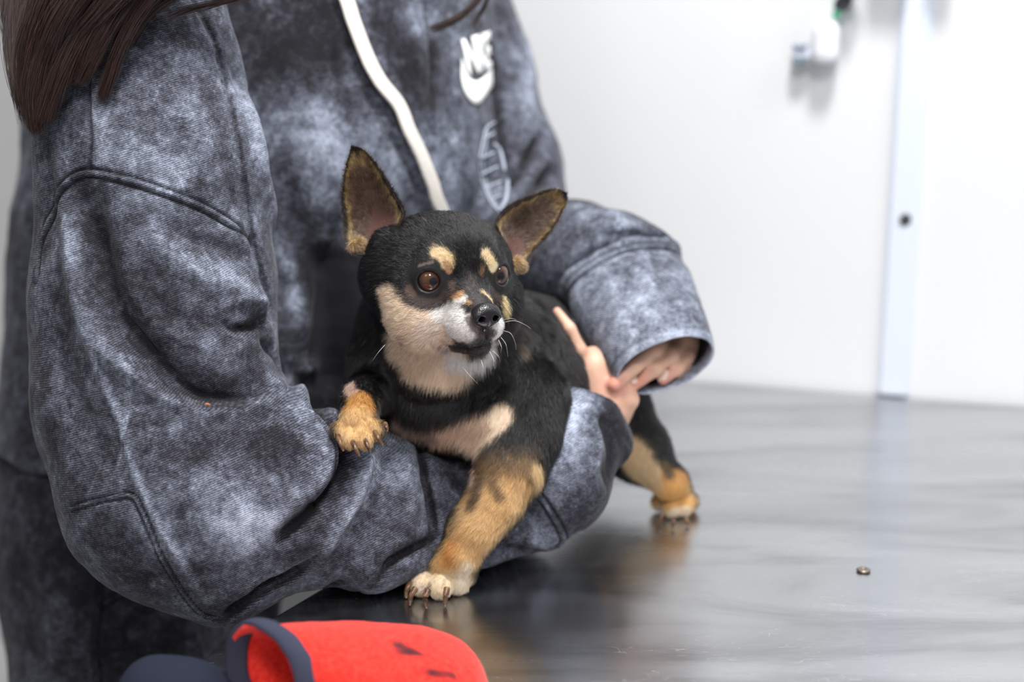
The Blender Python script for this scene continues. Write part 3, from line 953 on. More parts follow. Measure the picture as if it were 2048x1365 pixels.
def len_at(X):
    w = 1 / (((X[:, None] - lP[None]) ** 2).sum(2) + 4e-5) ** 1.5
    return (w @ lL) / w.sum(1)

def sample_mesh(V, Fc, n, weight):
    A = V[Fc[:, 0]]; B = V[Fc[:, 1]]; C = V[Fc[:, 2]]; E = V[Fc[:, 3]]
    area_ = (np.linalg.norm(np.cross(B - A, C - A), axis=1) + np.linalg.norm(np.cross(C - A, E - A), axis=1)) * weight
    f = rng.choice(len(Fc), n, p=area_ / area_.sum())
    u = rng.random((n, 1)); v = rng.random((n, 1))
    wts = [(1-u)*(1-v), u*(1-v), u*v, (1-u)*v]
    return f, wts
def interp(arr, Fc, f, wts):
    return sum(arr[Fc[f, k]] * (w if arr.ndim > 1 else w[:, 0]) for k, w in enumerate(wts))

def hair_object(name, PTS, RAD, COLR, m, parent):
    """PTS (n, k, 3) points, RAD (n, k), COLR (n, 3)"""
    n, k, _ = PTS.shape
    hc = bpy.data.hair_curves.new(name)
    hc.add_curves([k] * n)
    hc.attributes['position'].data.foreach_set('vector', PTS.astype(np.float32).ravel())
    r = hc.attributes.get('radius') or hc.attributes.new('radius', 'FLOAT', 'POINT')
    r.data.foreach_set('value', RAD.astype(np.float32).ravel())
    a = hc.attributes.new('tint', 'FLOAT_COLOR', 'CURVE')
    a.data.foreach_set('color', np.concatenate([COLR, np.ones((n, 1))], 1).astype(np.float32).ravel())
    return link(name, hc, m, parent, smooth=False)
def hair_mat(name, rough=.38, spec=.5):
    m, nt, b = mat(name)
    at = ND(nt, 'ShaderNodeAttribute', attribute_name='tint')
    h = ND(nt, 'ShaderNodeBsdfHairPrincipled'); h.parametrization = 'COLOR'
    nt.links.new(at.outputs['Color'], h.inputs['Color'])
    h.inputs['Roughness'].default_value = .32; h.inputs['Radial Roughness'].default_value = .55; h.inputs['IOR'].default_value = 1.55
    nt.links.new(at.outputs['Color'], b.inputs['Base Color'])
    b.inputs['Roughness'].default_value = rough; b.inputs['Specular IOR Level'].default_value = spec
    mx = ND(nt, 'ShaderNodeMixShader'); mx.inputs[0].default_value = .55
    nt.links.new(h.outputs[0], mx.inputs[1]); nt.links.new(b.outputs[0], mx.inputs[2])
    nt.links.new(mx.outputs[0], nt.nodes['Material Output'].inputs['Surface'])
    return m
M_fur = hair_mat('short_coat_hair', .42, .55)

def grow(X, Nn, Fl, L, C, lift=.34, jit=.16, clump=.22, clump_f=420, r0=.000085, gravity=0):
    n = len(X)
    t = Fl - (Fl * Nn).sum(1, keepdims=True) * Nn
    t /= np.maximum(np.linalg.norm(t, axis=1, keepdims=True), 1e-6)
    cn = np.stack([fbm(X * clump_f + o, 2) for o in (0, 31, 77)], 1) * clump
    d0 = t + Nn * (lift + .25) + cn + rng.normal(0, jit, (n, 3))
    d1 = t + Nn * lift * .35 + cn * 1.6 + rng.normal(0, jit, (n, 3))
    d0 /= np.linalg.norm(d0, axis=1, keepdims=True); d1 /= np.linalg.norm(d1, axis=1, keepdims=True)
    k = 4
    P0 = X - Nn * .0003
    pts = [P0]
    for i in range(1, k):
        q = i / (k - 1)
        d = d0 * (1 - q) + d1 * q
        pts.append(pts[-1] + d * (L / (k - 1))[:, None])
    PTS = np.stack(pts, 1)
    RAD = r0 * np.array([1.0, .9, .65, .15])[None] * rng.uniform(.7, 1.25, (n, 1))
    return PTS, RAD

NH = 330000
fc = dV[dF].mean(1); fn = dN[dF].mean(1)
tocam = CAM - fc; tocam /= np.linalg.norm(tocam, axis=1, keepdims=True)
facing = (fn * tocam).sum(1)
wt = np.where(facing > -.15, 1.0, .12)
hd = np.linalg.norm(fc - H(0, -.5, 0), axis=1)
wt = wt * np.where(hd < .055, 2.2, 1.0)
wt = wt * np.where(depth_of(fc) > 1.08, .4, 1.0)
ed = np.zeros(len(fc), bool)
for s in (-1, 1):
    q = (fc - EYE[s]) @ GAZ[s]; lat = np.linalg.norm(fc - EYE[s] - q[:, None] * GAZ[s], axis=1)
    ed |= (q > 0) & (lat < .0098)
nd = (fc - H(0, -1.6, 3.5)) @ HR / np.array([.0105, .0082, .009])
ed |= (nd ** 2).sum(1) < 1.0
ed |= fc[:, 2] < TABLE_Z + .0025
wt[ed] = 0
f, ws_ = sample_mesh(dV, dF, NH, wt)
X = interp(dV, dF, f, ws_); Nn = interp(dN, dF, f, ws_)
Nn /= np.linalg.norm(Nn, axis=1, keepdims=True)
Fl = flow_at(X)
L = len_at(X)
near_eye = np.full(len(X), 1.0)
for s in (-1, 1):
    near_eye = np.minimum(near_eye, np.clip((np.linalg.norm(X - EYE[s], axis=1) - .0105) / .012, .22, 1))
L = L * near_eye * rng.uniform(.7, 1.2, len(X))
C = paint_coat(X + rng.normal(0, .0009, X.shape))
lum = C.mean(1)
jt = np.exp(rng.normal(0, np.where(lum < .06, .5, .14), len(X)))[:, None] * np.exp(.16 * fbm(X * 500, 2))[:, None]
C = C * jt
# stray pale hairs in the black, grey tips round the muzzle
st = (rng.random(len(X)) < .012) & (lum < .05)
C[st] = np.array(srgb(120, 108, 92))
mz = (np.linalg.norm(X - H(-.8, -2.2, 2.4), axis=1) < .013) & (rng.random(len(X)) < .10)
C[mz] = np.array(srgb(60, 52, 54))
PTS, RAD = grow(X, Nn, Fl, L, C, r0=.000078)
lowz = PTS[:, :, 2] < TABLE_Z + .0004
PTS[:, :, 2] = np.where(lowz, TABLE_Z + .0004, PTS[:, :, 2])
fur = hair_object('fur', PTS, RAD, np.clip(C, 0, 1), M_fur, dog_root); tag(fur, kind='stuff')

# ---- nose leather
nose = Shape()
nose.add([HEL(0,-1.5,3.45,.98,.66,.62), HEL(0,-1.9,3.5,.72,.55,.55)], .003, .002)
nose.add([HEL(-.55,-1.72,3.62,.45,.42,.42), HEL(.55,-1.72,3.62,.45,.42,.42)], .002, .003)
nose.add([HRC((0,-2.2,3.45),(0,-2.65,3.2),.22,.16)], .002, .003)
nose.cut([HRC((-.44,-1.80,4.22),(-.52,-1.82,3.6),.25,.14), HRC((.44,-1.80,4.22),(.52,-1.82,3.6),.25,.14)], .001, .0015)
nose.cut([HRC((-.55,-1.86,4.1),(-1.0,-2.0,3.7),.09,.06), HRC((.55,-1.86,4.1),(1.0,-2.0,3.7),.09,.06)], .001, .001)
nose.cut([HRC((0,-1.95,4.12),(0,-2.8,3.6),.06,.05)], .001, .001)
nV, nF = nose.mesh(.0004); nV = relax(nV, nF, 1)
m, nt, b = mat('wet_nose_leather'); b.inputs['Base Color'].default_value = (*srgb(26, 23, 27), 1); b.inputs['Roughness'].default_value = .26
tc = ND(nt, 'ShaderNodeTexCoord'); vo = ND(nt, 'ShaderNodeTexVoronoi', i_Scale=1300.); nt.links.new(tc.outputs['Object'], vo.inputs['Vector'])
bp = ND(nt, 'ShaderNodeBump'); bp.inputs['Strength'].default_value = .35; bp.inputs['Distance'].default_value = .0004
nt.links.new(vo.outputs['Distance'], bp.inputs['Height']); nt.links.new(bp.outputs[0], b.inputs['Normal'])
link('nose', mesh_from(nV, nF), m, dog_root)

# ---- eyes
def uvsphere(c, r, seg=40, rings=28, R=None, rr=(1,1,1)):
    V = []; Fc = []
    for i in range(rings + 1):
        th = math.pi * i / rings
        for j in range(seg):
            ph = 2 * math.pi * j / seg
            V.append([math.sin(th)*math.cos(ph)*rr[0], math.sin(th)*math.sin(ph)*rr[1], math.cos(th)*rr[2]])
    for i in range(rings):
        for j in range(seg):
            Fc.append([i*seg+j, (i+1)*seg+j, (i+1)*seg+(j+1)%seg, i*seg+(j+1)%seg])
    V = np.array(V) * r
    if R is not None: V = V @ np.asarray(R).T
    return V + c, np.array(Fc)
def eye_mat():
    m, nt, b = mat('brown_eye')
    at = ND(nt, 'ShaderNodeAttribute', attribute_name='ang')
    tc = ND(nt, 'ShaderNodeTexCoord'); n = ND(nt, 'ShaderNodeTexNoise', i_Scale=900.); nt.links.new(tc.outputs['Object'], n.inputs['Vector'])
    v = mathn(nt, 'MULTIPLY_ADD', mathn(nt, 'SUBTRACT', n.outputs['Fac'], .5), .08, at.outputs['Fac'])
    c = ramp(nt, v, [(0, srgb(8, 8, 16)), (.20, srgb(10, 10, 18)), (.26, srgb(62, 38, 22)), (.5, srgb(84, 50, 28)), (.72, srgb(52, 30, 20)), (.86, srgb(24, 14, 12))])
    nt.links.new(c, b.inputs['Base Color'])
    b.inputs['Roughness'].default_value = .5; b.inputs['Specular IOR Level'].default_value = .1; b.inputs['Coat Weight'].default_value = 1; b.inputs['Coat Roughness'].default_value = .015; b.inputs['Coat IOR'].default_value = 1.5
    return m
M_eye = eye_mat()
for s in (-1, 1):
    g = HFd * math.cos(math.radians(s * 6)) + HS * math.sin(math.radians(s * 6)); g = g / np.linalg.norm(g)
    V, Fc = uvsphere(EYE[s], .0096)
    ang = np.arccos(np.clip(((V - EYE[s]) / .0096) @ g, -1, 1)) / math.radians(75)
    me = mesh_from(V, Fc); vattr(me, 'ang', np.clip(ang, 0, 1))
    link('eye', me, M_eye, dog_root)

# ---- ears
def tube(name, pts, rads, m, parent, seg=10, cap=True):
    pts = np.asarray(pts, float); n = len(pts); rads = np.asarray(rads, float) * np.ones(n)
    tg = np.gradient(pts, axis=0); tg /= np.linalg.norm(tg, axis=1, keepdims=True)
    up = np.array([.13, .3, .9]); V = []
    for i in range(n):
        a = np.cross(tg[i], up); a /= np.linalg.norm(a); b_ = np.cross(tg[i], a)
        for j in range(seg):
            q = 2 * math.pi * j / seg
            V.append(pts[i] + rads[i] * (a * math.cos(q) + b_ * math.sin(q)))
    Fc = [(i*seg+j, i*seg+(j+1) % seg, (i+1)*seg+(j+1) % seg, (i+1)*seg+j) for i in range(n-1) for j in range(seg)]
    if cap: Fc += [tuple(range(seg))[::-1], tuple((n-1)*seg + j for j in range(seg))]
    me = bpy.data.meshes.new(name); me.from_pydata([tuple(v) for v in V], [], Fc); me.update()
    return link(name, me, m, parent)

def resample(pts, n):
    l = smooth_line(pts, 12); L = np.concatenate([[0], np.cumsum(np.linalg.norm(np.diff(l, axis=0), axis=1))])
    q = np.linspace(0, L[-1], n)
    return np.stack([np.interp(q, L, l[:, k]) for k in range(3)], 1)
def ear(edgeA, edgeB, cup, tint, deep):
    """edgeA / edgeB: rims from base to tip; cup: how deep the shell is hollowed (m)"""
    nu, nv = 46, 30
    A = resample(edgeA, nu); B = resample(edgeB, nu)
    t = np.linspace(0, 1, nu)[:, None, None]; v = np.linspace(0, 1, nv)[None, :, None]
    G = A[:, None] * (1 - v) + B[:, None] * v
    away = np.array([0, CP, -SP])
    dep = cup * (1 - (2 * v - 1) ** 2) ** .8 * (1 - t) ** .5 * (1 - .0 * t)
    G = G + away * dep
    # lower part goes deeper into the head, with a fold along the outer rim
    Fr = G; Bk = G + away * (.0018 + .0022 * (1 - (2 * v - 1) ** 2) * (1 - t ** 3))
    V = np.concatenate([Fr.reshape(-1, 3), Bk.reshape(-1, 3)])
    k = nu * nv; Fc = []
    for i in range(nu - 1):
        for j in range(nv - 1):
            a = i * nv + j
            Fc.append([a, a + 1, a + nv + 1, a + nv]); Fc.append([k + a, k + a + nv, k + a + nv + 1, k + a + 1])
    for i in range(nu - 1):
        a = i * nv; Fc.append([a, a + nv, k + a + nv, k + a])
        a = i * nv + nv - 1; Fc.append([a, k + a, k + a + nv, a + nv])
    for j in range(nv - 1):
        a = (nu - 1) * nv + j; Fc.append([a, a + 1, k + a + 1, k + a])
        a = j; Fc.append([a, k + a, k + a + 1, a + 1])
    Fc = np.array(Fc)
    T_ = np.broadcast_to(t, (nu, nv, 1)).reshape(-1); V_ = np.broadcast_to(v, (nu, nv, 1)).reshape(-1)
    T2 = np.concatenate([T_, T_]); V2 = np.concatenate([V_, V_]); back = np.concatenate([np.zeros(k), np.ones(k)])
    Nv = vnormals(V, Fc)
    if (Nv[:k] @ away).mean() > 0: Fc = Fc[:, ::-1]; Nv = -Nv
    def colour(T_, V_, bk, X):
        nz = fbm(X * 260, 3) * .06
        e = np.minimum(V_, 1 - V_) * (1.25 - T_ * .2)      # distance from the rim
        tip = 1 - T_
        e2 = np.minimum(e, tip * .9) + nz
        C = np.tile(np.array(srgb(34, 26, 24)), (len(T_), 1))
        def mix(C, c, a): return C * (1 - a[:, None]) + np.array(c) * a[:, None]
        sg = lambda x, w: 1 / (1 + np.exp(np.clip(-x / w, -30, 30)))
        C = mix(C, tint, sg(e2 - .085, .014) * (.6 + .4 * vnoise(X * 500)))
        C = mix(C, srgb(98, 78, 62), sg(e2 - .15, .02))
        C = mix(C, srgb(74, 56, 46), sg(e2 - .26, .03) * sg(.62 - T_, .05))
        dd = np.sqrt(((V_ - deep[1]) / .24) ** 2 + ((T_ - deep[0]) / .26) ** 2) + nz * 2
        C = mix(C, srgb(92, 58, 50), sg(1 - dd, .12))
        C = mix(C, np.array(BLK), bk)
        return C
    me = mesh_from(V, Fc); vattr(me, 'coat', colour(T2, V2, back, V) * .8); vattr(me, 'wet', np.zeros(len(V)))
    ob = link('ear', me, M_skin, dog_root)
    # fur lying towards rim and tip
    n = 42000
    f, w = sample_mesh(V, Fc, n, np.ones(len(Fc)))
    X = interp(V, Fc, f, w); Nn = interp(Nv, Fc, f, w); Nn /= np.maximum(np.linalg.norm(Nn, axis=1, keepdims=True), 1e-6)
    tt = interp(T2, Fc, f, w); vv = interp(V2, Fc, f, w); bb = (interp(back, Fc, f, w) > .5).astype(float)
    up = (A[-1] - (A[0] + B[0]) / 2); up /= np.linalg.norm(up)
    ac = (B - A).mean(0); ac /= np.linalg.norm(ac)
    Fl = up[None] * .8 + ac[None] * ((vv - .5) * 1.9)[:, None]
    Cc = colour(tt, vv, bb, X)
    dd = np.sqrt(((vv - deep[1]) / .24) ** 2 + ((tt - deep[0]) / .26) ** 2)
    keep = (rng.random(n) < np.clip(dd - .75, .04, 1)) | (bb > .5)
    e = np.minimum(vv, 1 - vv)
    L = np.where(bb > .5, .003, .0042) * rng.uniform(.6, 1.3, n) * np.where(e < .1, .75, 1) * np.where(tt > .9, .6, 1)
    pts, rad = grow(X, Nn, Fl, L, Cc, lift=.22, jit=.2, clump=.3, r0=.000075)
    Cc = Cc * np.exp(rng.normal(0, .5, n))[:, None]
    fo = hair_object('ear_fur', pts[keep], rad[keep], np.clip(Cc[keep], 0, 1), M_fur, ob); tag(fo, kind='stuff')
    return ob
ear([P(738,512,.948),P(708,505,.954),P(690,478,.962),P(690,448,.965),P(685,407,.964),P(685,383,.962),P(691,342,.958),P(702,293,.954)],
    [P(752,506,.943),P(778,478,.940),P(800,450,.942),P(807,424,.946),P(788,388,.951),P(767,353,.953),P(743,318,.953),P(722,297,.954),P(703,293,.954)],
    .013, srgb(206, 176, 120), (.22, .60))
ear([P(1012,502,.955),P(1002,472,.960),P(992,448,.966),P(1006,425,.972),P(1034,406,.975),P(1067,392,.979),P(1099,381,.984),P(1120,381,.988),P(1133,386,.990)],
    [P(1020,530,.960),P(1036,543,.968),P(1050,528,.976),P(1067,502,.982),P(1088,479,.986),P(1107,453,.989),P(1123,424,.991),P(1133,403,.991),P(1134,388,.990)],
    .011, srgb(196, 160, 104), (.15, .62))
# little fold of skin at the foot of each ear
for c, r, col in ((P(716,490,.956), .0042, 0), (P(1033,530,.966), .0042, 1)):
    V, Fc = uvsphere(c, r, 24, 16, rr=(1.45, .7, 1.0))
    me = mesh_from(V, Fc); cc = np.array(srgb(160, 130, 92)); vattr(me, 'coat', np.tile(cc, (len(V), 1))); vattr(me, 'wet', np.zeros(len(V)))
    ob = link('ear_fold', me, M_skin, dog_root)
    n = 1800
    f, w = sample_mesh(V, Fc, n, np.ones(len(Fc))); X = interp(V, Fc, f, w); Nn = (X - c); Nn /= np.linalg.norm(Nn, axis=1, keepdims=True)
    Fl = np.tile(np.array([.6, 0, -.5]), (n, 1)); Cc = np.tile(cc, (n, 1)) * np.exp(rng.normal(0, .6, n))[:, None]
    pts, rad = grow(X, Nn, Fl, np.full(n, .0052), Cc, lift=.4, jit=.3)
    fo = hair_object('ear_fur', pts, rad, np.clip(Cc, 0, 1), M_fur, ob); tag(fo, kind='stuff')

# ---- claws
m, nt, b = mat('brown_claw_horn')
tc = ND(nt, 'ShaderNodeTexCoord'); n = ND(nt, 'ShaderNodeTexNoise', i_Scale=260.); nt.links.new(tc.outputs['Object'], n.inputs['Vector'])
nt.links.new(ramp(nt, n.outputs['Fac'], [(.35, srgb(66, 46, 38)), (.65, srgb(122, 90, 62))]), b.inputs['Base Color'])
b.inputs['Roughness'].default_value = .28
M_claw = m
def claw(pts, r0, r1):
    l = smooth_line(np.array(pts), 5); n = len(l)
    rr = r0 + (r1 - r0) * np.linspace(0, 1, n) ** 1.4
    l2 = np.concatenate([l, l[-1:] + (l[-1] - l[-2]) * .25]); rr2 = np.concatenate([rr, [r1 * .45]])
    tube('claw', l2, rr2, M_claw, dog_root)
for a in [((822,1166),(814,1180),(812,1196)), ((831,1177),(822,1193),(819,1210)), ((857,1180),(850,1198),(853,1216)), ((894,1176),(891,1195),(890,1212))]:
    tip = T(a[2][0], a[2][1], TABLE_Z + .0012)
    d = depth_of(tip)
    claw([P(a[0][0], a[0][1], d + .001), P(a[1][0], a[1][1], d - .0015), tip], .0022, .0013)
for a in [((676,872),(681,888),(687,902)), ((705,882),(711,898),(719,912)), ((729,876),(735,892),(742,905)), ((750,864),(757,878),(766,891)), ((770,848),(773,856),(775,864))]:
    claw([P(a[0][0], a[0][1], .913), P(a[1][0], a[1][1], .908), P(a[2][0], a[2][1], .910)], .0017, .0009)
for a in [((1325,1030),(1322,1040),(1320,1046)), ((1348,1040),(1346,1050),(1345,1056)), ((1370,1036),(1374,1044),(1376,1050)), ((1380,1020),(1388,1026),(1392,1032))]:
    tip = T(a[2][0], a[2][1], TABLE_Z + .0012); d = depth_of(tip)
    claw([P(a[0][0], a[0][1], d), P(a[1][0], a[1][1], d - .001), tip], .0017, .0010)

# ---- whiskers
M_wh = simple('whisker_white', (.75, .72, .68), .4); M_wd = simple('whisker_dark', (.03, .025, .03), .4)
def whisker(pts, m, r=.00011):
    l = smooth_line(np.array([P(*p) for p in pts]), 6)
    tube('whisker', l, np.linspace(r, r * .3, len(l)), m, dog_root, seg=5)
for pts in [((885,646,.905),(845,655,.90),(815,672,.905)), ((882,661,.903),(850,672,.895),(815,690,.90),(800,700,.905)), ((888,664,.902),(855,678,.893),(835,698,.898)), ((815,668,.918),(790,680,.91),(770,690,.912),(735,713,.918)), ((850,690,.91),(842,700,.90),(838,706,.90))]:
    whisker(pts, M_wd)
for pts in [((1008,645,.905),(1030,642,.90),(1050,650,.905),(1062,658,.91)), ((1008,662,.905),(1022,668,.90),(1031,688,.905),(1032,700,.91)), ((1002,675,.905),(1012,690,.90),(1016,714,.905)), ((1008,640,.905),(1020,637,.90),(1033,640,.905)),
            ((985,702,.905),(996,712,.90),(1001,725,.905)), ((962,720,.91),(966,735,.905),(965,752,.91)), ((980,704,.905),(988,722,.90),(985,732,.905)), ((997,680,.905),(1003,695,.90),(1001,706,.905)), ((770,690,.915),(756,706,.91),(745,722,.915)),
            ((925,735,.915),(940,752,.91),(955,768,.915))]:
    whisker(pts, M_wh, .00013)
# ------------------------------------------------------------------ cuffs
def pt_tube(rings, m, name, parent, thick=.0028, seg=96, seam_at=None):
    """rings: (centre, e1 vector, e2 vector); outer wall, rolled hem, inner wall"""
    C = np.array([r[0] for r in rings]); E1_ = np.array([r[1] for r in rings]); E2_ = np.array([r[2] for r in rings])
    n = len(rings); th = np.linspace(0, 2 * math.pi, seg, endpoint=False)
    def wall(k):
        W = []
        for i in range(n):
            l1 = np.linalg.norm(E1_[i]); l2 = np.linalg.norm(E2_[i])
            W.append(C[i] + np.outer(np.cos(th), E1_[i] * (1 - k / l1)) + np.outer(np.sin(th), E2_[i] * (1 - k / l2)))
        return np.array(W)
    out = wall(0); inn = wall(thick)
    ax = C[-1] - C[-2]; ax /= np.linalg.norm(ax)
    hem = (out[-1] + inn[-1]) / 2 + ax * thick * .6
    G = np.concatenate([out, hem[None], inn[::-1]])
    K = len(G)
    V = G.reshape(-1, 3)
    Fc = np.array([[i*seg+j, i*seg+(j+1) % seg, (i+1)*seg+(j+1) % seg, (i+1)*seg+j] for i in range(K-1) for j in range(seg)])
    Nn = vnormals(V, Fc)
    if ((V[:seg] - C[0]) * Nn[:seg]).sum() < 0: Fc = Fc[:, ::-1]; Nn = -Nn
    return V, Fc, Nn, K, seg
u1 = P(1370, 498, 1.13) - P(1106, 584, 1.13); u1 /= np.linalg.norm(u1)
u1 = u1 - (u1 @ CUF_X) * CUF_X; u1 /= np.linalg.norm(u1); u2 = np.cross(u1, CUF_X); u2 *= np.sign(u2[2])
rings = []
for k in range(34):
    t = k / 33
    c = CUF_A * (1 - t) + CUF_B * t
    bulge = -.0035 * math.exp(-((t - .12) / .10) ** 2)
    a = .0525 * (1 - t) ** .8 + .0395 * (1 - (1 - t) ** .8) + bulge
    b_ = .034 * (1 - t) + .030 * t + bulge
    rings.append((c, u1 * a, u2 * b_))
V, Fc, Nn, K, seg = pt_tube(rings, M_den, 'cuff', hoodie_ob)
cf = Cloth(V, Fc)
cf.V = cf.V + cf.N * (fbm(cf.V * 45, 3) * .0022)[:, None]; cf.re()
row = np.arange(len(cf.V)) // seg
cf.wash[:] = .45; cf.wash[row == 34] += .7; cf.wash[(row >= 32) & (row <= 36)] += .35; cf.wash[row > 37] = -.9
cf.mask = (row < 33).astype(float)
cf.fold([([(1200,520),(1230,600),(1250,680)], 14, 4, .2), ([(1300,500),(1330,580),(1350,660)], 12, -4, -.1)])
cf.subdiv()
cf.mask = np.where(cf.wash > -.4, 1.0, 0.0)
sring = smooth_line(np.array([rings[3][0] + np.cos(q) * rings[3][1] + np.sin(q) * rings[3][2] for q in np.linspace(0, 2*math.pi, 60)]), 3)
_ln = cf.line; cf.line = lambda pts, n=8: sring
cf.seams([([(1240, 500)], 7, 5)]); cf.line = _ln
cf.build('cuff', M_den, hoodie_ob)

# ------------------------------------------------------------------ body inside the clothes, with both hands
skin_ = Shape()
skin_.add(CH((620,-330,1.32,110),(590,100,1.33,210),(560,600,1.36,220),(400,900,1.36,200),(290,1050,1.30,190)), .03)
skin_.add(CH((250,-100,1.04,110),(300,500,1.0,95),(370,980,.975,85),(700,1035,1.01,72),(1000,970,1.05,60),(1180,880,1.075,52)), .02, .04)
skin_.add(CH((620,-230,1.3,130),(280,-180,1.06,95)), .03, .04)
skin_.add(CH((640,-230,1.32,130),(890,-120,1.35,70),(985,330,1.30,70),(1030,480,1.24,62),(1235,550,1.14,52),(1320,640,1.11,46)), .02, .04)
skin_.add(CH((340,1080,1.31,140),(350,1900,1.25,90)), .03, .03)
skin_.add(CH((240,1080,1.28,130),(240,1900,1.2,90)), .03, .03)
# near hand: rises out of the cuff beside the dog, fingers flat along its flank
skin_.add([RC(P(1192,872,1.075), P(1212,800,1.080), .020, .021), RC(P(1212,800,1.080), P(1188,740,1.078), .021, .018)], .012, .01)
for f in [((1176,748,1.074),(1160,700,1.064),(1140,658,1.062),(1114,624,1.068), 15, 10),
          ((1190,735,1.092),(1184,690,1.118),(1172,655,1.135),(1160,625,1.145), 18, 12),
          ((1208,740,1.102),(1204,700,1.125),(1196,665,1.142),(1188,635,1.150), 18, 12),
          ((1226,760,1.108),(1222,730,1.130),(1216,700,1.145),(1210,676,1.150), 15, 11),
          ((1232,838,1.070),(1258,800,1.066),(1247,775,1.066),(1232,760,1.068), 22, 15)]:
    n = len(f) - 2
    skin_.add(chain([(P(*f[i]), (f[4] + (f[5] - f[4]) * i / 3) * 1.07 / F_PX) for i in range(4)]), .004, .006)
# far hand: held inside the wide cuff, fingers pointing down over the other hand
skin_.add([RC(P(1338,650,1.108), P(1352,690,1.100), .022, .021)], .01, .01)
for f in [((1335,672,1.088),(1305,700,1.068),(1268,732,1.060),(1229,771,1.058), 20, 15),
          ((1362,676,1.092),(1342,708,1.074),(1310,738,1.068),(1272,766,1.070), 19, 14),
          ((1388,682,1.098),(1374,712,1.083),(1354,736,1.078),(1326,758,1.078), 18, 13),
          ((1402,694,1.104),(1394,718,1.094),(1380,738,1.088),(1360,755,1.086), 15, 11)]:
    skin_.add(chain([(P(*f[i]), (f[4] + (f[5] - f[4]) * i / 3) * 1.06 / F_PX) for i in range(4)]), .004, .004)
skin_.add(chain([(P(1310,640,1.10), .014), (P(1290,690,1.105), .012), (P(1268,735,1.10), .009)]), .004, .01)
skin_.extra = lambda p, d: smax(d, TABLE_Z + .004 - p[:, 2] - 10 * np.maximum(-edge_side(p), 0), .004)
sV, sF = skin_.mesh(.0019, hi=np.array([9., 9., 1.55]))
sV = relax(sV, sF, 1)
m, nt, b = mat('skin')
tc = ND(nt, 'ShaderNodeTexCoord'); n = ND(nt, 'ShaderNodeTexNoise', i_Scale=70.); nt.links.new(tc.outputs['Object'], n.inputs['Vector'])
at = ND(nt, 'ShaderNodeAttribute', attribute_name='flush')
c = ramp(nt, n.outputs['Fac'], [(.3, srgb(206, 160, 136)), (.7, srgb(222, 180, 156))])
c = mixc(nt, at.outputs['Fac'], c, srgb(204, 120, 104))
nt.links.new(c, b.inputs['Base Color']); b.inputs['Roughness'].default_value = .5
b.inputs['Subsurface Weight'].default_value = .15; b.inputs['Subsurface Radius'].default_value = (.006, .002, .001); b.inputs['Subsurface Scale'].default_value = 1
fl_ = np.zeros(len(sV))
for tip in [(1229,771,1.058),(1272,766,1.07),(1326,758,1.078)]:
    fl_ = np.maximum(fl_, np.exp(-(np.linalg.norm(sV - P(*tip), axis=1) / .009) ** 2) * .8)
me = mesh_from(sV, sF); vattr(me, 'flush', fl_)
body_ob = link('body', me, m, person)
# nails
M_nail = simple('fingernail', srgb(232, 200, 184), .25)
sb = bvh_of(sV, sF)
for a, bq in (((1326,752),(1318,762)), ((1270,758),(1262,768))):
    h = on_surf(sb, [a, bq], 1.07)
    ax = h[1] - h[0]; ax /= np.linalg.norm(ax)
    V, Fc = uvsphere(h[0], 1.0, 20, 12, R=np.stack([ax, np.cross(np.array([0,CP,-SP]), ax), np.array([0,CP,-SP])], 1), rr=(.0055,.0040,.0016))
    link('fingernail', mesh_from(V, Fc), M_nail, body_ob)

# ------------------------------------------------------------------ drawstring
hb = cl.bvh
def ribbon(pts_px, w, t, lift, m, name, parent, bv, nn=10):
    base = on_surf(bv, pts_px, 1.1); L = smooth_line(base, nn)
    nrm = []
    for p in L:
        q = bv.find_nearest(Vector(p)); nrm.append(np.array(q[1]))
    nrm = np.array(nrm)
    for _ in range(8): nrm[1:-1] = (nrm[:-2] + nrm[1:-1] * 2 + nrm[2:]) / 4
    nrm /= np.linalg.norm(nrm, axis=1, keepdims=True)
    tg = np.gradient(L, axis=0); tg /= np.linalg.norm(tg, axis=1, keepdims=True)
    sd = np.cross(tg, nrm); sd /= np.linalg.norm(sd, axis=1, keepdims=True)
    seg = 16; V = []
    for i in range(len(L)):
        c = L[i] + nrm[i] * lift
        for j in range(seg):
            q = 2 * math.pi * j / seg
            cx = math.copysign(abs(math.cos(q)) ** .6, math.cos(q)); sy = math.copysign(abs(math.sin(q)) ** .6, math.sin(q))
            V.append(c + sd[i] * cx * w / 2 + nrm[i] * sy * t / 2)
    n = len(L)
    Fc = np.array([[i*seg+j, i*seg+(j+1) % seg, (i+1)*seg+(j+1) % seg, (i+1)*seg+j] for i in range(n-1) for j in range(seg)])
    V = np.array(V)
    Nn = vnormals(V, Fc)
    if ((V[:seg] - V[:seg].mean(0)) * Nn[:seg]).sum() < 0: Fc = Fc[:, ::-1]
    return link(name, mesh_from(V, Fc), m, parent)
m, nt, b = mat('cream_cord')
tc = ND(nt, 'ShaderNodeTexCoord'); wv = ND(nt, 'ShaderNodeTexWave', bands_direction='DIAGONAL'); wv.inputs['Scale'].default_value = 260; nt.links.new(tc.outputs['Object'], wv.inputs['Vector'])
nt.links.new(ramp(nt, wv.outputs['Fac'], [(0, srgb(206,198,190)), (1, srgb(230,224,216))]), b.inputs['Base Color']); b.inputs['Roughness'].default_value = .8
bp = ND(nt, 'ShaderNodeBump'); bp.inputs['Strength'].default_value = .3; bp.inputs['Distance'].default_value = .0005
nt.links.new(wv.outputs['Fac'], bp.inputs['Height']); nt.links.new(bp.outputs[0], b.inputs['Normal'])
M_cord = m
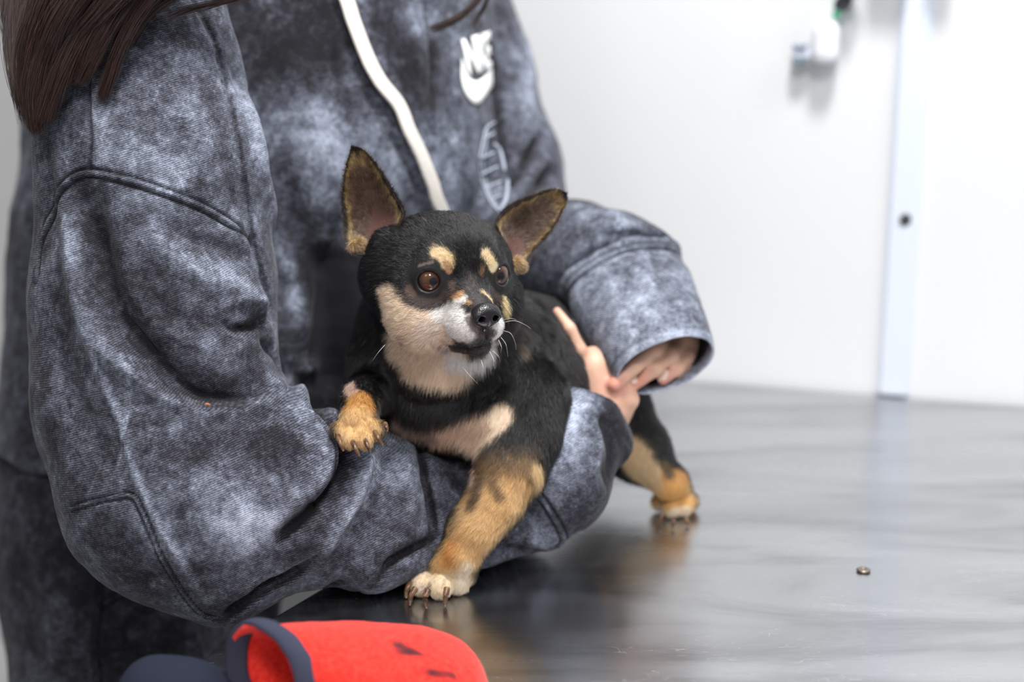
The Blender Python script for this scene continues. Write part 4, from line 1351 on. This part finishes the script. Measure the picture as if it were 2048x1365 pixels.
ribbon([(672,-60),(684,0),(702,60),(722,112),(748,165),(785,215),(806,265),(828,312),(847,355),(860,395),(872,430),(880,470)], .0122, .0036, .0095, M_cord, 'drawstring', hoodie_ob, hb)

# ------------------------------------------------------------------ printed marks on the chest
M_print = simple('white_print', srgb(238, 238, 236), .7)
M_line = simple('pale_outline_print', srgb(164, 172, 186), .8)
def on_cloth(px, lift=.0012):
    pts = on_surf(hb, px, 1.15); out = []
    for p in pts:
        q = hb.find_nearest(Vector(p)); out.append(p + np.array(q[1]) * lift)
    return np.array(out)
tcu = bpy.data.curves.new('t', 'FONT'); tcu.body = 'NIKE'; tcu.size = 1; tcu.space_character = .86; tcu.offset = .045; tcu.resolution_u = 2
to = bpy.data.objects.new('t', tcu); COL.objects.link(to)
dg = bpy.context.evaluated_depsgraph_get(); tm = bpy.data.meshes.new_from_object(to.evaluated_get(dg))
import bmesh
bm = bmesh.new(); bm.from_mesh(tm)
bmesh.ops.triangulate(bm, faces=bm.faces[:])
for _ in range(2): bmesh.ops.subdivide_edges(bm, edges=[e for e in bm.edges if e.calc_length() > .12], cuts=1, use_grid_fill=False)
bmesh.ops.triangulate(bm, faces=bm.faces[:])
co = np.array([v.co[:] for v in bm.verts]); tri = [[v.index for v in f.verts] for f in bm.faces]
bpy.data.objects.remove(to)
co = (co - co.min(0)) / np.maximum(co.max(0) - co.min(0), 1e-6)
TL, TR, BR, BL = [np.array(q, float) for q in ((920,80),(977,62),(982,140),(935,153))]
sx = co[:, 0] ** .8; sy = co[:, 1]
px = (BL * (1-sx)[:, None] + BR * sx[:, None]) * (1-sy)[:, None] + (TL * (1-sx)[:, None] + TR * sx[:, None]) * sy[:, None]
prnt = link('chest_print', mesh_from(on_cloth(px, .0014), [tuple(t) for t in tri]), M_print, hoodie_ob)
sol = prnt.modifiers.new('thick', 'SOLIDIFY'); sol.thickness = .0006
sol.offset = 0
bm.free()
def strip(A, B, name, m, parent, n=24, rows=5):
    A = smooth_line([(*a, 0) for a in A], 8)[:, :2]; B = smooth_line([(*a, 0) for a in B], 8)[:, :2]
    def rs(L):
        s = np.concatenate([[0], np.cumsum(np.linalg.norm(np.diff(L, axis=0), axis=1))]); q = np.linspace(0, s[-1], n)
        return np.stack([np.interp(q, s, L[:, k]) for k in range(2)], 1)
    A, B = rs(A), rs(B)
    G = np.concatenate([A * (1 - r) + B * r for r in np.linspace(0, 1, rows)])
    V = on_cloth(G, .0014)
    Fc = np.array([[r*n+i, r*n+i+1, (r+1)*n+i+1, (r+1)*n+i] for r in range(rows-1) for i in range(n-1)])
    o = link(name, mesh_from(V, Fc), m, parent); s = o.modifiers.new('thick', 'SOLIDIFY'); s.thickness = .0006; s.offset = 0
    return o
strip([(921,118),(920,157),(928,187),(944,208),(958,207),(975,183),(983,168),(981,139)], [(922,119),(930,145),(937,157),(950,163),(962,157),(970,150),(976,144),(980,139)], 'chest_print', M_print, hoodie_ob)
zz = lambda pts: [(900 + x / 3.4125, 40 + y / 3.4125) for x, y in pts]
def thin(pts, r):
    L = smooth_line(on_cloth(zz(pts), .0006), 6)
    return L, r
for pts, r in [([(300,700),(245,740),(222,830),(197,960),(210,1080),(250,1180),(290,1260),(340,1310)], .0010), ([(255,760),(240,850),(222,960),(238,1090),(276,1200),(330,1290)], .0007),
               ([(300,850),(340,900),(370,1000),(390,1110),(382,1230),(345,1300)], .0016), ([(225,812),(300,775)], .0009), ([(205,945),(300,905)], .0010), ([(207,1055),(325,1002)], .0010), ([(232,1150),(350,1102)], .0010), ([(285,1230),(355,1195)], .0010)]:
    L, r = thin(pts, r); tube('chest_print', L, r, M_line, hoodie_ob, seg=6)

# ------------------------------------------------------------------ long hair
m, nt, b = mat('dark_brown_hair')
at = ND(nt, 'ShaderNodeAttribute', attribute_name='tint'); nt.links.new(at.outputs['Color'], b.inputs['Base Color'])
b.inputs['Roughness'].default_value = .36; b.inputs['Specular IOR Level'].default_value = .6
M_hair = m
LOCKS = [  # path (px, py, depth), spread at root, at tip (px), count
 ([(210,-160,.93),(150,-40,.915),(95,80,.905),(66,180,.905),(72,262,.91)], 62, 15, 2600),
 ([(290,-160,.93),(225,-50,.91),(160,60,.90),(115,150,.90),(88,240,.905)], 60, 18, 2600),
 ([(110,-160,.95),(60,-60,.94),(35,40,.935),(36,140,.93),(60,240,.92)], 46, 18, 1700),
 ([(60,-160,.96),(30,-60,.955),(15,10,.95),(22,70,.95),(42,190,.94)], 34, 12, 500),
 ([(360,-160,.92),(300,-60,.905),(240,20,.90),(195,100,.90),(165,160,.905)], 60, 12, 2300),
 ([(400,-150,.92),(340,-50,.905),(280,20,.905),(240,95,.905),(205,195,.91)], 52, 9, 1500),
 ([(330,-140,.92),(265,-40,.90),(215,40,.90),(185,95,.90),(170,140,.905)], 60, 16, 2000),
 ([(180,-160,.91),(120,-60,.90),(75,40,.90),(55,120,.905),(62,200,.91)], 50, 22, 1800),
 ([(250,-160,.90),(190,-50,.89),(130,30,.89),(95,110,.90),(78,190,.905)], 60, 24, 1800),
 ([(330,-160,.90),(270,-60,.89),(205,20,.89),(150,80,.90),(120,170,.905)], 55, 22, 1800),
 ([(520,-120,.95),(430,-50,.93),(340,-5,.92),(280,40,.915),(235,110,.915)], 40, 14, 500),
 ([(700,-80,1.0),(560,-30,.97),(460,0,.95),(380,18,.94),(330,40,.93)], 22, 12, 160),
 ([(1010,-90,1.10),(975,-30,1.10),(945,12,1.10),(905,42,1.10),(862,58,1.10)], 13, 4, 420),
 ([(1000,-60,1.12),(965,20,1.13),(950,40,1.13),(945,48,1.13),(940,56,1.13)], 5, 3, 60)]
allP = []; allC = []
for path, s0, s1, n in LOCKS:
    L = resample([P(*q) for q in path], 9); tq = np.linspace(0, 1, 9)
    a = rng.normal(0, .48, (n, 2)); k = (s0 + (s1 - s0) * tq ** .8) / F_PX * .92
    ck = rng.integers(0, 26, n); cen_ = rng.normal(0, .5, (26, 2)); pull = np.clip(tq, 0, 1) * .5
    off = a[:, None] * (1 - pull[None, :, None]) + cen_[ck][:, None] * pull[None, :, None]
    ln_ = 1.04 - .5 * rng.random(n) ** 1.8
    pts = np.empty((n, 9, 3))
    for j in range(9):
        tt = np.clip(tq[j] * ln_, 0, 1) * 8; i0 = np.clip(tt.astype(int), 0, 7); fr = (tt - i0)[:, None]
        base = L[i0] * (1 - fr) + L[i0 + 1] * fr
        w = np.array([0, CP, -SP])
        pts[:, j] = base + (off[:, j, 0:1] * np.array([1., 0, .25]) + off[:, j, 1:2] * w * .5) * k[j]
    wob = rng.normal(0, 1, (n, 1, 3)) * (tq[None, :, None] ** 2) * .0018
    pts += wob
    allP.append(pts)
    cc = np.array(srgb(48, 30, 25))[None] * np.exp(rng.normal(0, .55, (n, 1)))
    allC.append(cc)
PT = np.concatenate(allP); CC = np.concatenate(allC)
# keep the strands outside the cloth
flat = PT.reshape(-1, 3)
for i in range(len(flat)):
    if depth_of(flat[i]) < .99:
        q = hb.find_nearest(Vector(flat[i]), .03)
        if q[0] is not None:
            n_ = np.array(q[1]); s_ = (flat[i] - np.array(q[0])) @ n_
            if s_ < .0015: flat[i] += n_ * (.0015 - s_)
PT = flat.reshape(PT.shape)
ho = hair_object('hair', PT, np.full(PT.shape[:2], .00012) * np.array([1]*7 + [.8, .4]), np.clip(CC, 0, 1), M_hair, person); tag(ho, kind='stuff')
# ------------------------------------------------------------------ trunking and fittings on the wall
M_plw = simple('white_plastic', (.80, .82, .86), .35)
M_plb = simple('bluish_white_plastic', (.655, .70, .785), .45)
M_dark = simple('black_rubber', (.03, .03, .035), .4)
a1, z1, _ = wall_hit(1806, 440, .012); a0, z0, _ = wall_hit(1806, 100, .012)
ctr_a = a1
trunk = empty('cable_trunking', tuple(wall_pt(ctr_a, TABLE_Z)))
tag(trunk, 'narrow pale vertical plastic cable trunking fixed to the white wall', 'cable trunking')
wdt = .0165
slab('base', ctr_a - wdt, ctr_a + wdt, TABLE_Z + .002, 2.6, .0005, .003, M_plb, trunk, .001)
slab('cover', ctr_a - wdt * .80, ctr_a + wdt * .80, TABLE_Z + .002, 2.6, .003, .008, M_plb, trunk, .0025)
a, z, _ = wall_hit(1812, 440, .0085)
sc_pt = wall_pt(a, z, .0082)
V, Fc = uvsphere(sc_pt, .0064, 20, 12, rr=(1, .35, 1)); 
link('screw', mesh_from(V, Fc), M_dark, trunk)

def wslab(name, px0, py0, px1, py1, o0, o1, m, parent, bevel=.002):
    a0_, za, _ = wall_hit(px0, py0, o1); a1_, zb, _ = wall_hit(px1, py1, o1)
    return slab(name, min(a0_, a1_), max(a0_, a1_), min(za, zb), max(za, zb), o0, o1, m, parent, bevel)
aa, zz_, _ = wall_hit(1640, 100, .03)
hold = empty('plug_adapter', tuple(wall_pt(aa, zz_)))
tag(hold, 'small white plastic plug adapter on the wall with grey prongs at its side', 'plug adapter')
wslab('housing', 1624, 42, 1674, 128, .0, .034, M_plw, hold, .010)
M_gr = simple('grey_plastic', srgb(150, 162, 176), .4); M_gr2 = simple('blue_grey_plastic', srgb(110, 128, 138), .4)
wslab('prong', 1584, 88, 1612, 97, .006, .024, M_gr, hold, .001)
wslab('prong', 1586, 116, 1614, 127, .006, .022, M_gr2, hold, .001)
wslab('prong_plate', 1586, 97, 1626, 116, .008, .020, simple('pale_grey_plastic', srgb(212, 216, 232), .4), hold, .001)
# scissors hanging from a hook, only the lower end in view
aa, zz_, _ = wall_hit(1690, -20, .012)
sci = empty('hanging_tool', tuple(wall_pt(aa, zz_)))
tag(sci, 'dark hanging tool with a green tip at the top of the white wall', 'tool')
q0 = wall_pt(*wall_hit(1700, -60, .022)[:2], .022); q1 = wall_pt(*wall_hit(1690, -5, .022)[:2], .022); q2 = wall_pt(*wall_hit(1682, 14, .018)[:2], .018)
tube('handle', smooth_line([q0, q1, q2], 6), .008, M_dark, sci)
q3 = wall_pt(*wall_hit(1674, 26, .016)[:2], .016); q4 = wall_pt(*wall_hit(1671, 38, .016)[:2], .016)
tube('tip', smooth_line([q2, q3, q4], 6), np.linspace(.005, .003, 13), simple('green_plastic', srgb(90, 190, 150), .4), sci)
q5 = wall_pt(*wall_hit(1712, -60, .03)[:2], .03); q6 = wall_pt(*wall_hit(1702, -8, .03)[:2], .03)
tube('blade', smooth_line([q5, q6], 6), np.linspace(.010, .007, 7), simple('light_steel', (.7, .72, .75), .3, 1), sci)
# wire shelf just above the frame: it throws the soft grey shadows
for x0, x1, y1 in ((1752, 1822, -92), (1868, 1912, -98)):
    aa, zz_, _ = wall_hit((x0 + x1) / 2, y1, .04)
    bx = empty('shelf_bracket_box', tuple(wall_pt(aa, zz_)))
    tag(bx, 'white fitting above the trunking at the top of the wall, %s one' % ('wider' if x1 < 1850 else 'narrower'), 'wall fitting', 'wall fittings above the trunking')
    wslab('housing', x0, -230, x1, y1, 0, .045, M_plw, bx, .004)

# ------------------------------------------------------------------ small metal button on the table, crumb on the sleeve
M_btn = simple('dull_brass', srgb(140, 128, 116), .35, .9)
c = T(1727, 1141, TABLE_Z + .001)
prof = [(0, .0002), (.0042, .0002), (.0050, .0008), (.0050, .0016), (.0040, .0021), (.0022, .0022), (.0018, .0015), (0, .0015)]
V = []; seg = 32
for r, h in prof:
    for j in range(seg): V.append(c + np.array([r * math.cos(2*math.pi*j/seg), r * math.sin(2*math.pi*j/seg), h - .001]))
Fc = np.array([[i*seg+j, i*seg+(j+1) % seg, (i+1)*seg+(j+1) % seg, (i+1)*seg+j] for i in range(len(prof)-1) for j in range(seg)])
bt = link('metal_button', mesh_from(V, Fc), M_btn); tag(bt, 'small round metal button lying on the steel table', 'button')
cr = on_surf(hb, [(414, 810)])[0]
V, Fc = uvsphere(np.zeros(3), 1, 16, 10); V = V * np.array([.0024, .0014, .0013]) * (1 + .35 * vnoise(V * 1.7))[:, None] + cr + np.array([0, -.0006, 0])
cb = link('crumb', mesh_from(V, Fc), simple('brown_crumb', srgb(150, 98, 60), .8)); tag(cb, 'tiny brown crumb stuck on the near grey sleeve', 'crumb')

# ------------------------------------------------------------------ red fleece dog jacket with dark binding, lying in front
jk = empty('dog_jacket', tuple(T(620, 1440)))
tag(jk, 'red fleece dog jacket with dark navy binding at the front edge of the table', 'dog clothes')
m, nt, b = mat('red_fleece')
tc = ND(nt, 'ShaderNodeTexCoord'); n1 = ND(nt, 'ShaderNodeTexNoise', i_Scale=400.); n1.inputs['Detail'].default_value = 4; nt.links.new(tc.outputs['Object'], n1.inputs['Vector'])
at = ND(nt, 'ShaderNodeAttribute', attribute_name='motif')
c_ = ramp(nt, n1.outputs['Fac'], [(.3, srgb(214, 40, 34)), (.7, srgb(238, 66, 54))])
nt.links.new(mixc(nt, at.outputs['Fac'], c_, srgb(58, 34, 40)), b.inputs['Base Color'])
b.inputs['Roughness'].default_value = .9; b.inputs['Specular IOR Level'].default_value = .1; b.inputs['Sheen Weight'].default_value = .15
bp = ND(nt, 'ShaderNodeBump'); bp.inputs['Strength'].default_value = .5; bp.inputs['Distance'].default_value = .0008
nt.links.new(n1.outputs['Fac'], bp.inputs['Height']); nt.links.new(bp.outputs[0], b.inputs['Normal'])
M_red = m
M_navy = simple('navy_rib', srgb(58, 60, 76), .9, 0, .15)
B0 = T(532, 1452)[:2]; dr = np.array([.97, .24]); dr /= np.linalg.norm(dr); sd_ = np.array([dr[1], -dr[0]])   # sd_: toward the camera
rg = []
for k in range(40):
    t = k / 39
    s_ = t * .128
    hh = (.0285 - .0105 * t) * (max(0, 1 - t ** 7)) ** .5 + .0004
    wd = (.030 + .016 * t) * (max(0, 1 - t ** 9)) ** .5 + .0004
    ctr_ = B0 + dr * s_ - sd_ * .006 * t
    lean = np.array([dr[0], dr[1], 0]) * (.010 * (1 - t))
    c = np.array([ctr_[0], ctr_[1], TABLE_Z + hh + .0015])
    skw = sd_ + np.array([.75, .1]) * max(0, 1 - t * 2.2); skw /= np.linalg.norm(skw)
    rg.append((c, np.array([*skw, 0]) * wd, np.array([0, 0, hh]) + lean * 0))
rg = rg[::-1]
V, Fc, Nn, K, seg = pt_tube(rg, M_red, 'shell', jk, thick=.0022, seg=72)
V = V + Nn * (fbm(V * 40, 3) * .0022)[:, None]
V[:, 2] = np.maximum(V[:, 2], TABLE_Z + .0008)
mo = np.zeros(len(V))
jb = bvh_of(V, Fc)
for pts, r in [([(795,1290),(820,1304)], 12), ([(845,1310),(800,1308)], 7), ([(858,1345),(905,1352)], 8), ([(640,1300),(640,1302)], 0.1)]:
    ln = on_surf(jb, pts, .85); d, _ = line_dist(V, smooth_line(ln, 4)); rr = r * .85 / F_PX
    mo = np.maximum(mo, 1 / (1 + np.exp(np.clip((d / rr - 1 + .5 * fbm(V * 300, 2)) * 5, -30, 30))))
me = mesh_from(V, Fc); vattr(me, 'motif', mo)
link('shell', me, M_red, jk)
# binding round the opening
c, e1, e2 = rg[-1]
th = np.linspace(0, 2 * math.pi, 80)
loop = np.array([c + math.cos(q) * e1 * 1.0 + math.sin(q) * e2 * 1.0 for q in th])
loop = loop + fbm(loop * 40, 3)[:, None] * .0015
V = []; seg = 12
for i in range(80):
    o_ = loop[i] - c; o_ /= np.linalg.norm(o_); ax = -np.array([*dr, 0])
    for j in range(seg):
        q = 2 * math.pi * j / seg
        V.append(loop[i] + o_ * (math.sin(q) * .0028) + ax * (math.cos(q) * .0062 - .004))
Fc = np.array([[i*seg+j, i*seg+(j+1) % seg, ((i+1) % 80)*seg+(j+1) % seg, ((i+1) % 80)*seg+j] for i in range(79) for j in range(seg)])
V = np.array(V); V[:, 2] = np.maximum(V[:, 2], TABLE_Z + .0004)
link('binding', mesh_from(V, Fc[:, ::-1]), M_navy, jk)
# folded navy neckband lying to the left
nb = Shape()
t0 = T(345, 1432)
t0 = np.array([t0[0], t0[1], TABLE_Z])
nb.add([EL(t0 + np.array([.0, .0, .012]), (.030, .024, .022)), EL(t0 + np.array([.012, .006, .010]), (.024, .020, .016)), EL(t0 + np.array([-.012, .004, .014]), (.016, .018, .018))], .010, .01)
nb.cut([RC(t0 + np.array([-.02, -.022, .022]), t0 + np.array([.03, -.012, .012]), .004, .003)], .004, .006)
nb.extra = lambda p, d: smax(d, TABLE_Z + .001 - p[:, 2], .003)
V, Fc = nb.mesh(.0015); V = relax(V, Fc, 2)
link('neckband', mesh_from(V, Fc), simple('dark_navy_knit', srgb(34, 38, 52), .9, 0, .15), jk)
tp = T(430, 1440)
V, Fc = uvsphere(np.array([tp[0], tp[1], TABLE_Z + .009]), 1, 32, 20, rr=(.030, .016, .008)); V = V + fbm(V * 60, 2)[:, None] * .002
V[:, 2] = np.maximum(V[:, 2], TABLE_Z + .0008)
me = mesh_from(V, Fc); vattr(me, 'motif', np.zeros(len(V))); link('strap', me, M_red, jk)

# ------------------------------------------------------------------ low white drawer unit far behind on the left
c = P(8, 1105, 2.35)
du = empty('drawer_unit', (c[0] - .25, c[1] + .25, 0)); tag(du, 'low white drawer unit behind the person at the left edge', 'cabinet')
M_cab = simple('white_laminate', (.80, .79, .79), .4)
box('body', (c[0] - .55, c[1], .0), (c[0] + .30, c[1] + .45, c[2]), M_cab, du, .003)
zs = P(8, 1285, 2.35)[2]
box('drawer', (c[0] - .54, c[1] - .018, zs + .004), (c[0] + .29, c[1], c[2] - .006), M_cab, du, .002)
box('drawer', (c[0] - .54, c[1] - .018, .08), (c[0] + .29, c[1], zs - .004), M_cab, du, .002)
cb = box('cardboard_box', (c[0] - .30, c[1] + .10, c[2] + .001), (c[0] + .03, c[1] + .34, c[2] + .13), simple('brown_cardboard', srgb(120, 84, 66), .8), None, .003)
tag(cb, 'brown box on the low white drawer unit', 'box')
